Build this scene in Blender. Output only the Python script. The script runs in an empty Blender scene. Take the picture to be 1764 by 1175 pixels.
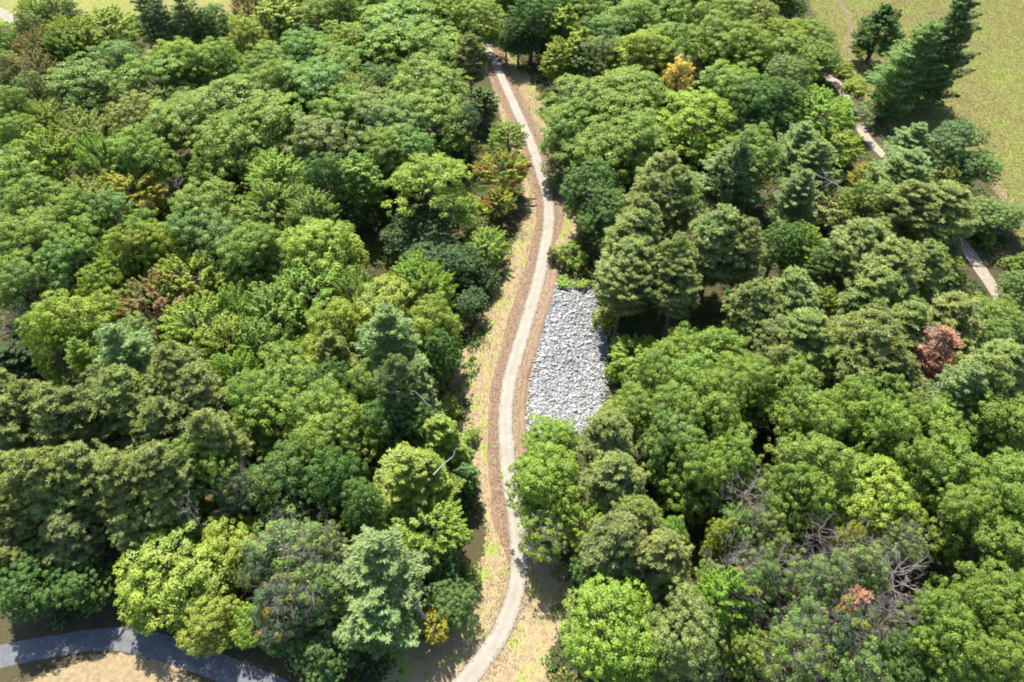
import bpy, math, random
import numpy as np
from mathutils import Vector

# ------------------------------------------------------------------ camera, sky, sun, exposure
SC = bpy.context.scene
COL = SC.collection
CAM_H, PITCH = 82.0, math.radians(48)
cam_data = bpy.data.cameras.new('camera')
cam_data.sensor_width, cam_data.lens = 36.0, 24.0
cam_data.clip_start, cam_data.clip_end = 0.5, 6000
cam = bpy.data.objects.new('camera', cam_data)
cam.location = (0, 0, CAM_H)
cam.rotation_euler = (math.pi / 2 - PITCH, 0, 0)
COL.objects.link(cam)
SC.camera = cam

SUN_EL, SUN_AZ = math.radians(58), math.radians(-14)      # azimuth measured from +y towards +x
world = bpy.data.worlds.new('World')
SC.world = world
world.use_nodes = True
wn = world.node_tree
sky = wn.nodes.new('ShaderNodeTexSky')
sky.sky_type = 'NISHITA'
sky.sun_disc = False
sky.sun_elevation, sky.sun_rotation = SUN_EL, SUN_AZ
wn.links.new(sky.outputs[0], wn.nodes['Background'].inputs[0])
wn.nodes['Background'].inputs[1].default_value = 0.115
sl = bpy.data.lights.new('sun', 'SUN')
sl.energy, sl.angle, sl.color = 5.0, math.radians(0.5), (1.0, 0.94, 0.82)
sun = bpy.data.objects.new('sun', sl)
sun_dir = Vector((math.sin(SUN_AZ) * math.cos(SUN_EL), math.cos(SUN_AZ) * math.cos(SUN_EL), math.sin(SUN_EL)))
sun.rotation_euler = sun_dir.to_track_quat('Z', 'Y').to_euler()
sun.location = (20, 60, 120)
COL.objects.link(sun)
SC.view_settings.view_transform = 'Standard'
SC.view_settings.look = 'None'
SC.view_settings.gamma = 1
SC.view_settings.exposure = 1.66
SC.render.engine = 'CYCLES'
SC.cycles.filter_width = 1.85
SC.cycles.max_bounces = 8
SC.cycles.diffuse_bounces = 4
SC.cycles.transmission_bounces = 4

# ------------------------------------------------------------------ helpers
F = 24.0 / 36.0 * 1764
CP, SP = math.cos(PITCH), math.sin(PITCH)

def ray(px, py):
    u, v = (px - 882.0) / F, (587.5 - py) / F
    return np.array([u, v * SP + CP, v * CP - SP])       # depth along the view axis is 1

def ground_pt(px, py, z=0.0):
    d = ray(px, py)
    t = (z - CAM_H) / d[2]
    return d[0] * t, d[1] * t

def tag(o, label=None, cat=None, group=None, kind=None):
    for k, v in (('label', label), ('category', cat), ('group', group), ('kind', kind)):
        if v: o[k] = v
    return o

def mesh_np(name, V, faces4=None, faces=None, mats=(), smooth=False, fattr=None):
    """V (n,3); faces4: (m,4) int array, or faces: python lists."""
    me = bpy.data.meshes.new(name)
    if faces4 is not None:
        faces4 = np.asarray(faces4, dtype=np.int32)
        m, k = faces4.shape
        me.vertices.add(len(V))
        me.vertices.foreach_set('co', np.asarray(V, dtype=np.float32).ravel())
        me.loops.add(m * k)
        me.loops.foreach_set('vertex_index', faces4.ravel())
        me.polygons.add(m)
        me.polygons.foreach_set('loop_start', np.arange(0, m * k, k, dtype=np.int32))
        me.polygons.foreach_set('loop_total', np.full(m, k, dtype=np.int32))
        me.update(calc_edges=True)
    else:
        me.from_pydata([tuple(v) for v in V], [], faces)
        me.update()
    if smooth:
        me.polygons.foreach_set('use_smooth', np.ones(len(me.polygons), dtype=bool))
    for an, arr in (fattr or {}).items():
        a = me.attributes.new(an, 'FLOAT', 'FACE')
        a.data.foreach_set('value', np.asarray(arr, dtype=np.float32))
    for mt in mats:
        me.materials.append(mt)
    return me

def link(name, me, parent=None):
    o = bpy.data.objects.new(name, me)
    COL.objects.link(o)
    if parent is not None: o.parent = parent
    return o

def unit(a):
    return a / np.maximum(np.linalg.norm(a, axis=-1, keepdims=True), 1e-9)

class Tubes:
    def __init__(self): self.V, self.Fc, self.n = [], [], 0
    def add(self, pts, radii, sides=6):
        pts = np.asarray(pts, float); k = len(pts)
        tg = unit(np.gradient(pts, axis=0))
        ref = np.array([0.31, 0.87, 0.37]); 
        if abs(np.dot(unit(pts[-1] - pts[0]), ref)) > .95: ref = np.array([1., 0, 0])
        a = unit(np.cross(tg, ref)); b = np.cross(tg, a)
        th = np.linspace(0, 2 * math.pi, sides, endpoint=False)
        ring = (pts[:, None] + (a[:, None] * np.cos(th)[None, :, None] + b[:, None] * np.sin(th)[None, :, None]) * np.asarray(radii, float)[:, None, None])
        self.V.append(ring.reshape(-1, 3))
        i = np.arange(k - 1)[:, None] * sides; j = np.arange(sides)[None]; jn = (j + 1) % sides
        self.Fc.append((np.stack([i + j, i + jn, i + sides + jn, i + sides + j], -1).reshape(-1, 4)) + self.n)
        self.n += k * sides
    def mesh(self, name, mat):
        return mesh_np(name, np.concatenate(self.V), faces4=np.concatenate(self.Fc), mats=(mat,), smooth=True)

def leaf_quads(P, N, size, rng, aspect=0.55, T=None, fold=0.18):
    n = len(P); N = unit(N)
    if T is None: T = rng.normal(size=(n, 3))
    T = unit(T - N * (T * N).sum(1, keepdims=True))
    B = np.cross(N, T)
    s = np.asarray(size, float).reshape(-1, 1)
    q = np.stack([P + T * s * .5, P + B * s * .5 * aspect - N * s * fold, P - T * s * .5, P - B * s * .5 * aspect - N * s * fold], 1)
    return q.reshape(-1, 3)

def leaf_mesh(name, quads, tint, clump, mat):
    m = len(quads) // 4
    return mesh_np(name, quads, faces4=np.arange(m * 4).reshape(m, 4), mats=(mat,), fattr={'tint': tint, 'clump': clump})

# ------------------------------------------------------------------ materials
def new_mat(name):
    m = bpy.data.materials.new(name); m.use_nodes = True
    nt = m.node_tree
    for n in list(nt.nodes): nt.nodes.remove(n)
    out = nt.nodes.new('ShaderNodeOutputMaterial')
    return m, nt, out

def N_(nt, t, **kw):
    n = nt.nodes.new(t)
    for k, v in kw.items(): setattr(n, k, v)
    return n

def ramp(nt, src, stops, interp='LINEAR'):
    r = N_(nt, 'ShaderNodeValToRGB'); cr = r.color_ramp; cr.interpolation = interp
    while len(cr.elements) < len(stops): cr.elements.new(0.5)
    for e, (p, c) in zip(cr.elements, stops):
        e.position = p; e.color = (*c, 1) if len(c) == 3 else c
    nt.links.new(src, r.inputs[0]); return r.outputs[0]

def mix(nt, fac, a, b, mode='MIX'):
    m = N_(nt, 'ShaderNodeMix', data_type='RGBA', blend_type=mode)
    for i, v in ((0, fac), (6, a), (7, b)):
        if hasattr(v, 'node'): nt.links.new(v, m.inputs[i])
        else: m.inputs[i].default_value = v if i == 0 else (*v, 1)
    return m.outputs[2]

def math_(nt, op, a, b=0.0, clamp=False):
    m = N_(nt, 'ShaderNodeMath', operation=op, use_clamp=clamp)
    for i, v in ((0, a), (1, b)):
        if hasattr(v, 'node'): nt.links.new(v, m.inputs[i])
        else: m.inputs[i].default_value = v
    return m.outputs[0]

def noise(nt, scale, detail=4, rough=0.6, vec=None):
    n = N_(nt, 'ShaderNodeTexNoise'); n.inputs['Scale'].default_value = scale
    n.inputs['Detail'].default_value = detail; n.inputs['Roughness'].default_value = rough
    if vec is None:
        g = N_(nt, 'ShaderNodeNewGeometry'); vec = g.outputs['Position']
    nt.links.new(vec, n.inputs['Vector']); return n.outputs[0]

def leaf_surface(nt, out, col, trans=0.3, gloss=0.05):
    gloss *= .35
    d = N_(nt, 'ShaderNodeBsdfDiffuse'); t = N_(nt, 'ShaderNodeBsdfTranslucent'); g = N_(nt, 'ShaderNodeBsdfGlossy')
    g.inputs['Roughness'].default_value = 0.5; g.inputs['Color'].default_value = (.8, .85, .8, 1)
    nt.links.new(col, d.inputs[0])
    warm = mix(nt, 1.0, col, (1.12, 1.25, .5), 'MULTIPLY'); nt.links.new(warm, t.inputs[0])
    m1 = N_(nt, 'ShaderNodeMixShader'); m1.inputs[0].default_value = trans
    nt.links.new(d.outputs[0], m1.inputs[1]); nt.links.new(t.outputs[0], m1.inputs[2])
    m2 = N_(nt, 'ShaderNodeMixShader'); m2.inputs[0].default_value = gloss
    nt.links.new(m1.outputs[0], m2.inputs[1]); nt.links.new(g.outputs[0], m2.inputs[2])
    nt.links.new(m2.outputs[0], out.inputs[0])

def attr(nt, name):
    a = N_(nt, 'ShaderNodeAttribute'); a.attribute_name = name; return a.outputs['Fac']

def leaf_material(name, trans=0.3, spread=1.0, gloss=0.05):
    m, nt, out = new_mat(name)
    oi = N_(nt, 'ShaderNodeObjectInfo')
    t, c = attr(nt, 'tint'), attr(nt, 'clump')
    var = ramp(nt, t, [(0, (.62, .66, .70)), (.5, (1, 1, 1)), (1, (1.36, 1.34, 1.1))])
    var2 = ramp(nt, c, [(0, (.78, .86, .9)), (.5, (1, 1, 1)), (1, (1.16, 1.12, .95))])
    col = mix(nt, spread, oi.outputs['Color'], var, 'MULTIPLY')
    col = mix(nt, spread, col, var2, 'MULTIPLY')
    leaf_surface(nt, out, col, trans, gloss); return m

def autumn_material(name, stops):
    m, nt, out = new_mat(name)
    t, c = attr(nt, 'tint'), attr(nt, 'clump')
    base = ramp(nt, math_(nt, 'ADD', c, math_(nt, 'MULTIPLY', math_(nt, 'SUBTRACT', t, .5), .25)), stops)
    var = ramp(nt, t, [(0, (.65, .65, .7)), (.5, (1, 1, 1)), (1, (1.4, 1.3, 1.1))])
    leaf_surface(nt, out, mix(nt, 1.0, base, var, 'MULTIPLY'), .3, .03); return m

def plain(name, col_fn, rough=0.9, bump=None):
    m, nt, out = new_mat(name)
    b = N_(nt, 'ShaderNodeBsdfPrincipled'); b.inputs['Roughness'].default_value = rough
    b.inputs['Specular IOR Level'].default_value = 0.25
    nt.links.new(col_fn(nt), b.inputs['Base Color'])
    if bump:
        bn = N_(nt, 'ShaderNodeBump'); bn.inputs['Strength'].default_value = bump[1]; bn.inputs['Distance'].default_value = bump[2]
        nt.links.new(noise(nt, bump[0], 5), bn.inputs['Height']); nt.links.new(bn.outputs[0], b.inputs['Normal'])
    nt.links.new(b.outputs[0], out.inputs[0]); return m

MAT = {}
MAT['leaf'] = leaf_material('broad_leaves', .34)
MAT['needle'] = leaf_material('pine_needles', .38, .8, .06)
G0, G1 = (.06, .12, .022), (.14, .19, .03)
MAT['autumn'] = autumn_material('turning_leaves', [(0, (.07, .14, .025)), (.42, (.13, .2, .03)), (.56, (.25, .26, .03)), (.74, (.38, .32, .03)), (.86, (.32, .09, .03)), (1, (.15, .17, .03))])
MAT['orange'] = autumn_material('orange_leaves', [(0, (.62, .42, .10)), (.45, (.70, .52, .08)), (.6, (.60, .42, .12)), (.68, (.2, .25, .045)), (1, (.16, .22, .04))])
MAT['ruddy'] = autumn_material('ruddy_leaves', [(0, (.07, .115, .03)), (.4, (.13, .14, .035)), (.62, (.20, .12, .05)), (1, (.17, .13, .04))])
MAT['rust'] = autumn_material('rust_needles', [(0, (.32, .16, .10)), (.6, (.42, .22, .14)), (1, (.30, .18, .12))])
MAT['spotted'] = autumn_material('spotted_leaves', [(0, (.055, .10, .05)), (.62, (.08, .13, .055)), (.80, (.16, .18, .04)), (.93, (.25, .22, .04)), (1, (.24, .11, .06))])
MAT['bark'] = plain('bark', lambda nt: ramp(nt, noise(nt, 3, 5), [(.3, (.06, .05, .04)), (.7, (.17, .145, .12))]))
MAT['pinebark'] = plain('pine_bark', lambda nt: ramp(nt, noise(nt, 3, 5), [(.3, (.09, .06, .045)), (.7, (.22, .16, .13))]))
MAT['deadwood'] = plain('dead_wood', lambda nt: ramp(nt, noise(nt, 2, 5), [(.3, (.11, .09, .088)), (.7, (.22, .19, .185))]))
MAT['palewood'] = plain('pale_wood', lambda nt: ramp(nt, noise(nt, 2, 5), [(.3, (.22, .205, .19)), (.7, (.38, .36, .33))]))

# ------------------------------------------------------------------ trail line and terrain
TRAIL_PX = [(815, 30), (828, 62), (851, 104), (869.5, 145), (892.5, 196), (916.5, 251), (931, 298), (942, 332), (945, 383), (938, 434), (920.5, 508),
            (900.5, 576), (880, 644), (870.5, 712), (872.5, 780), (877, 814), (880, 838), (889, 896), (894, 960), (890.5, 1007), (876.5, 1055),
            (854.5, 1103), (820, 1151), (795, 1180), (760, 1215)]

def smooth_line(pts, step=0.5):
    P = np.array(pts, float)
    P = np.vstack([2 * P[0] - P[1], P, 2 * P[-1] - P[-2]])
    out = []
    for i in range(1, len(P) - 2):
        n = max(2, int(np.linalg.norm(P[i + 1] - P[i]) / step))
        t = np.linspace(0, 1, n, endpoint=False)[:, None]
        out.append(.5 * (2 * P[i] + (P[i + 1] - P[i - 1]) * t + (2 * P[i - 1] - 5 * P[i] + 4 * P[i + 1] - P[i + 2]) * t ** 2 + (3 * P[i] - P[i - 1] - 3 * P[i + 1] + P[i + 2]) * t ** 3))
    out.append(P[-2][None])
    L = np.concatenate(out)
    for _ in range(6): L[1:-1] = (L[:-2] + 2 * L[1:-1] + L[2:]) / 4
    return L

TRAIL = smooth_line([ground_pt(*p) for p in TRAIL_PX])
TR_T = unit(np.gradient(TRAIL, axis=0))
TR_N = np.stack([-TR_T[:, 1], TR_T[:, 0]], 1)            # line runs towards the camera: +N is east (right in the photo)
if TR_N[len(TR_N) // 2, 0] < 0: TR_N = -TR_N

def trail_dist(x, y):
    """signed distance to the trail's centre line, positive on its right (east) side."""
    x, y = np.atleast_1d(np.asarray(x, float)), np.atleast_1d(np.asarray(y, float))
    out = np.empty(len(x))
    for a in range(0, len(x), 4000):
        dx = x[a:a + 4000, None] - TRAIL[None, :, 0]; dy = y[a:a + 4000, None] - TRAIL[None, :, 1]
        d2 = dx * dx + dy * dy; i = d2.argmin(1); r = np.arange(len(i))
        out[a:a + 4000] = np.sqrt(d2[r, i]) * np.sign(dx[r, i] * TR_N[i, 0] + dy[r, i] * TR_N[i, 1])
    return out

def sstep(t):
    t = np.clip(t, 0, 1); return t * t * (3 - 2 * t)

YC_R, YC_L = ground_pt(985, 620)[1], ground_pt(800, 560)[1]
def terrain(x, y):
    x, y = np.atleast_1d(np.asarray(x, float)), np.atleast_1d(np.asarray(y, float))
    d = trail_dist(x, y)
    h = -3.6 * sstep((d - 3.2) / 13) * np.exp(-((y - YC_R) / 20) ** 2) - 3.2 * sstep((-d - 4) / 11) * np.exp(-((y - YC_L) / 20) ** 2)
    w = sstep((np.abs(d) - 5) / 12)
    return h + w * (.35 * np.sin(x * .11 + 1.3) * np.cos(y * .09) + .15 * np.sin(x * .31 + y * .23))

def ter1(x, y): return float(terrain(x, y)[0])

def inside(poly, x, y):
    x, y = np.asarray(x, float), np.asarray(y, float)
    r = np.zeros(x.shape, bool); n = len(poly); j = n - 1
    for i in range(n):
        (xi, yi), (xj, yj) = poly[i], poly[j]
        c = ((yi > y) != (yj > y)) & (x < (xj - xi) * (y - yi) / ((yj - yi) if yj != yi else 1e-9) + xi)
        r ^= c; j = i
    return r

def poly_dist(poly, x, y):
    """signed distance to a polygon's edge, positive inside."""
    P = np.array(poly); Q = np.roll(P, -1, 0)
    best = np.full(len(x), 1e9)
    for (ax, ay), (bx, by) in zip(P, Q):
        vx, vy = bx - ax, by - ay
        t = np.clip(((x - ax) * vx + (y - ay) * vy) / (vx * vx + vy * vy + 1e-9), 0, 1)
        best = np.minimum(best, np.hypot(x - ax - t * vx, y - ay - t * vy))
    return np.where(inside(poly, x, y), best, -best)

G = ground_pt
MEADOW = [G(1385, -60), G(1400, 15), G(1440, 70), G(1462, 130), G(1490, 170), G(1560, 250), G(1690, 300), G(1725, 340), G(1748, 400), G(1764, 425), G(1950, 520), G(2600, 420), G(2600, -120), G(1500, -160)]
MEADOW_FAR = [G(-400, 55), G(60, 42), G(200, 30), G(330, 22), G(400, 45), G(470, 35), G(560, 10), G(640, -30), G(640, -160), G(-700, -160)]
VERGE = [G(838, 30), G(842, 100), G(852, 160), G(872, 230), G(900, 300), G(908, 370), G(893, 410), G(866, 445), G(842, 490), G(826, 540), G(802, 590), G(774, 650), G(780, 710), G(788, 760), G(815, 800), G(829, 850), G(840, 910), G(838, 955), G(805, 1000), G(790, 1040), G(740, 1085), G(690, 1130), G(640, 1210), G(950, 1210), G(945, 1120), G(965, 1080), G(990, 1040), G(985, 985), G(950, 950), G(925, 900), G(908, 850), G(905, 780), G(925, 640), G(955, 500), G(962, 470), G(985, 430), G(1000, 385), G(990, 330), G(965, 270), G(945, 210), G(925, 150), G(890, 100), G(870, 30)]
LAWN = [G(-200, 1200), G(40, 1178), G(110, 1150), G(165, 1128), G(225, 1124), G(290, 1136), G(330, 1168), G(380, 1200), G(500, 1300), G(-200, 1400)]

# ------------------------------------------------------------------ ground sheet
def ground():
    def axis(lo, hi, step, far):
        a = list(np.arange(lo, hi + .01, step)); s = step; x = hi; r = []
        while x < far: s *= 1.6; x += s; r.append(x)
        s = step; x = lo; l = []
        while x > -far: s *= 1.6; x -= s; l.append(x)
        return np.array(l[::-1] + a + r)
    X, Y = axis(-150, 160, 1.0, 3500), axis(2, 232, 1.0, 3500)
    gx, gy = np.meshgrid(X, Y); x, y = gx.ravel(), gy.ravel()
    z = terrain(x, y)
    nx, ny = len(X), len(Y)
    i = np.arange(ny - 1)[:, None] * nx; j = np.arange(nx - 1)[None]
    Fc = np.stack([i + j, i + j + 1, i + nx + j + 1, i + nx + j], -1).reshape(-1, 4)
    verge = np.clip(poly_dist(VERGE, x, y) / 2.5 + .55, 0, 1)
    meadow = np.clip(np.maximum(poly_dist(MEADOW, x, y), poly_dist(MEADOW_FAR, x, y)) / 4 + .5, 0, 1)
    lawn = np.clip(poly_dist(LAWN, x, y) / 2.0 + .5, 0, 1)
    m, nt, out = new_mat('forest_ground')
    b = N_(nt, 'ShaderNodeBsdfPrincipled'); b.inputs['Roughness'].default_value = .95; b.inputs['Specular IOR Level'].default_value = .1
    n1, n2, n3 = noise(nt, .35, 5), noise(nt, 2.2, 6), noise(nt, 9, 4)
    litter = mix(nt, n1, ramp(nt, n3, [(.3, (.03, .022, .014)), (.7, (.085, .06, .038))]), ramp(nt, n2, [(.35, (.022, .032, .011)), (.7, (.06, .055, .025))]))
    soil = ramp(nt, n3, [(.3, (.10, .068, .044)), (.7, (.2, .145, .10))])
    straw = ramp(nt, n3, [(.25, (.12, .085, .045)), (.5, (.225, .175, .10)), (.75, (.32, .26, .175))])
    straw = mix(nt, ramp(nt, noise(nt, .9, 8, .7), [(.5, (0, 0, 0)), (.64, (.85, .85, .85))]), straw, soil)
    green = ramp(nt, n3, [(.25, (.09, .13, .03)), (.75, (.24, .27, .07))])
    vg = mix(nt, ramp(nt, n1, [(.51, (0, 0, 0)), (.63, (1, 1, 1))]), straw, green)
    md1 = ramp(nt, n3, [(.25, (.10, .095, .034)), (.75, (.19, .165, .065))])
    md2 = ramp(nt, n2, [(.3, (.11, .14, .03)), (.7, (.18, .185, .05))])
    md = mix(nt, ramp(nt, noise(nt, .12, 6), [(.42, (0, 0, 0)), (.58, (1, 1, 1))]), md1, md2)
    lw = ramp(nt, n2, [(.3, (.129, .099, .053)), (.55, (.189, .146, .086)), (.8, (.241, .194, .120))])
    jit = math_(nt, 'MULTIPLY', math_(nt, 'SUBTRACT', n2, .5), 1.4)
    def cut(name):
        return ramp(nt, math_(nt, 'ADD', attr(nt, name), jit), [(.45, (0, 0, 0)), (.55, (1, 1, 1))])
    col = mix(nt, cut('verge'), litter, vg)
    col = mix(nt, cut('meadow'), col, md)
    col = mix(nt, cut('lawn'), col, lw)
    nt.links.new(col, b.inputs['Base Color'])
    bp = N_(nt, 'ShaderNodeBump'); bp.inputs['Strength'].default_value = .5; bp.inputs['Distance'].default_value = .12
    nt.links.new(noise(nt, 4, 6), bp.inputs['Height']); nt.links.new(bp.outputs[0], b.inputs['Normal'])
    nt.links.new(b.outputs[0], out.inputs[0])
    me = mesh_np('ground', np.stack([x, y, z], 1), faces4=Fc, mats=(m,), smooth=True)
    for an, v in (('verge', verge), ('meadow', meadow), ('lawn', lawn)):
        a = me.attributes.new(an, 'FLOAT', 'POINT'); a.data.foreach_set('value', v.astype(np.float32))
    return tag(link('ground', me), kind='structure')
ground()

def ribbon(name, line, left, right, lift, mat, cross=6, jag=0.0, seed=1, i0=0, i1=None, crown=0.0, kind='structure', taper=False):
    """a sheet that follows LINE from offset LEFT to offset RIGHT (metres, right positive)."""
    L = line[i0:i1]; T = unit(np.gradient(L, axis=0)); Nn = np.stack([-T[:, 1], T[:, 0]], 1)
    if Nn[len(Nn) // 2, 0] < 0: Nn = -Nn
    rng = np.random.default_rng(seed); k = len(L)
    def jit():
        a = rng.normal(size=k + 40); a = np.convolve(a, np.ones(5) / 5, 'same')[20:20 + k] + np.convolve(a, np.ones(17) / 8, 'same')[20:20 + k]
        return a * jag
    lf, rt = left + jit(), right + jit()
    if taper:
        w = np.clip(np.arange(k) / 14.0, .02, 1) * np.clip((k - 1 - np.arange(k)) / 14.0, .02, 1)
        if left < 0: lf = right + (lf - right) * w
        else: rt = left + (rt - left) * w
    s = np.linspace(0, 1, cross)
    off = lf[:, None] * (1 - s) + rt[:, None] * s
    xy = L[:, None] + Nn[:, None] * off[..., None]
    x, y = xy[..., 0].ravel(), xy[..., 1].ravel()
    z = terrain(x, y) + lift + (crown * np.sin(np.pi * s)[None].repeat(k, 0)).ravel()
    i = np.arange(k - 1)[:, None] * cross; j = np.arange(cross - 1)[None]
    Fc = np.stack([i + j, i + cross + j, i + cross + j + 1, i + j + 1], -1).reshape(-1, 4)
    me = mesh_np(name, np.stack([x, y, z], 1), faces4=Fc, mats=(mat,), smooth=True)
    a = me.attributes.new('across', 'FLOAT', 'POINT'); a.data.foreach_set('value', np.tile(s, k).astype(np.float32))
    if me.polygons[0].normal.z < 0: me.flip_normals()
    return tag(link(name, me), kind=kind)

def trail_col(nt):
    body = mix(nt, ramp(nt, noise(nt, .45, 6), [(.38, (0, 0, 0)), (.62, (1, 1, 1))]),
        ramp(nt, noise(nt, 14, 3), [(.3, (.147, .133, .111)), (.7, (.200, .185, .155))]), ramp(nt, noise(nt, 14, 3), [(.3, (.178, .164, .138)), (.7, (.231, .216, .184))]))
    ac = math_(nt, 'ADD', attr(nt, 'across'), math_(nt, 'MULTIPLY', math_(nt, 'SUBTRACT', noise(nt, 1.6, 6), .5), .16))
    body = mix(nt, ramp(nt, ac, [(.2, (0, 0, 0)), (.3, (.6, .6, .6)), (.4, (0, 0, 0)), (.6, (0, 0, 0)), (.7, (.6, .6, .6)), (.8, (0, 0, 0))]), body, mix(nt, 1, body, (1.15, 1.15, 1.16), 'MULTIPLY'))
    edge = ramp(nt, ac, [(0, (1, 1, 1)), (.07, (.55, .55, .55)), (.14, (0, 0, 0)), (.87, (0, 0, 0)), (.94, (.5, .5, .5)), (1, (1, 1, 1))])
    body = mix(nt, edge, body, (.111, .089, .067))
    return mix(nt, ramp(nt, noise(nt, 3.3, 3), [(.66, (0, 0, 0)), (.74, (.5, .5, .5))]), body, (.111, .092, .074))
MAT['trail'] = plain('compacted_gravel', trail_col, .95, (20, .3, .02))
MAT['dirt'] = plain('brown_mulch', lambda nt: mix(nt, ramp(nt, noise(nt, 1.1, 8, .7), [(.4, (0, 0, 0)), (.62, (1, 1, 1))]),
    ramp(nt, noise(nt, 7, 5), [(.3, (.086, .053, .036)), (.7, (.168, .110, .076))]), ramp(nt, noise(nt, 7, 5), [(.3, (.120, .079, .053)), (.7, (.224, .159, .112))])), .95, (9, .6, .08))
MAT['tan'] = plain('tan_soil', lambda nt: ramp(nt, noise(nt, 5, 6), [(.3, (.138, .095, .058)), (.7, (.232, .172, .116))]), .95, (8, .5, .05))
MAT['sandy'] = plain('sandy_path', lambda nt: ramp(nt, noise(nt, 2.5, 6), [(.3, (.15, .125, .098)), (.7, (.25, .215, .175))]), .95, (8, .4, .05))
MAT['asphalt'] = plain('worn_asphalt', lambda nt: mix(nt, ramp(nt, noise(nt, .8, 8, .7), [(.55, (0, 0, 0)), (.66, (.8, .8, .8))]), ramp(nt, noise(nt, 1.2, 6), [(.3, (.058, .063, .072)), (.7, (.10, .105, .115))]), (.10, .085, .065)), .9, (25, .3, .02))

def near_idx(px, py):
    g = np.array(G(px, py)); return int(((TRAIL - g) ** 2).sum(1).argmin())
I_TOP, I_L_END, I_R_END = near_idx(828, 62), near_idx(891, 990), near_idx(884, 862)
def order(a, b): return (min(a, b), max(a, b) + 1)
a, b = order(I_TOP, I_L_END); ribbon('dirt_verge', TRAIL, -2.85, -1.0, .022, MAT['dirt'], 8, .2, 3, a, b, taper=True)
a, b = order(I_TOP, near_idx(938, 430)); ribbon('dirt_verge', TRAIL, 1.0, 3.0, .022, MAT['dirt'], 8, .15, 4, a, b, taper=True)
a, b = order(near_idx(938, 425), I_R_END); ribbon('soil_strip', TRAIL, 1.0, 2.2, .024, MAT['tan'], 8, .12, 5, a, b)
ribbon('dirt_berm', TRAIL, 1.95, 3.1, .03, MAT['dirt'], 9, .13, 6, a, b, crown=.28)
ribbon('trail', TRAIL, -1.2, 1.2, .05, MAT['trail'], 17, .05, 7, crown=.03)
def px_line(pts): return smooth_line([G(*p) for p in pts])
PATH = px_line([(1385, 108), (1408, 124), (1440, 140), (1456, 165), (1466, 192), (1490, 230), (1520, 262), (1560, 310), (1600, 355), (1645, 400), (1682, 445), (1716, 482), (1745, 520)])
ribbon('path', PATH, -1.15, 1.15, .03, MAT['sandy'], 7, .1, 8)
ribbon('field_track', px_line([(1690, 272), (1706, 300), (1722, 330), (1738, 352), (1765, 385), (1800, 420)]), -.8, .8, .026, MAT['tan'], 5, .12, 9)
ribbon('field_track', px_line([(1420, -45), (1446, 0), (1466, 35), (1462, 70), (1456, 105), (1450, 125)]), -1.0, 1.0, .026, MAT['tan'], 5, .2, 10)
ribbon('farm_track', px_line([(-60, -15), (-15, 12), (8, 25), (25, 40)]), -1.6, 1.6, .026, MAT['sandy'], 5, .15, 11)
ribbon('road', px_line([(-120, 1150), (0, 1130), (83, 1114), (160, 1101), (233, 1103), (300, 1122), (370, 1148), (450, 1180), (560, 1230)]), -1.35, 1.35, .03, MAT['asphalt'], 7, .05, 12)

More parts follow.
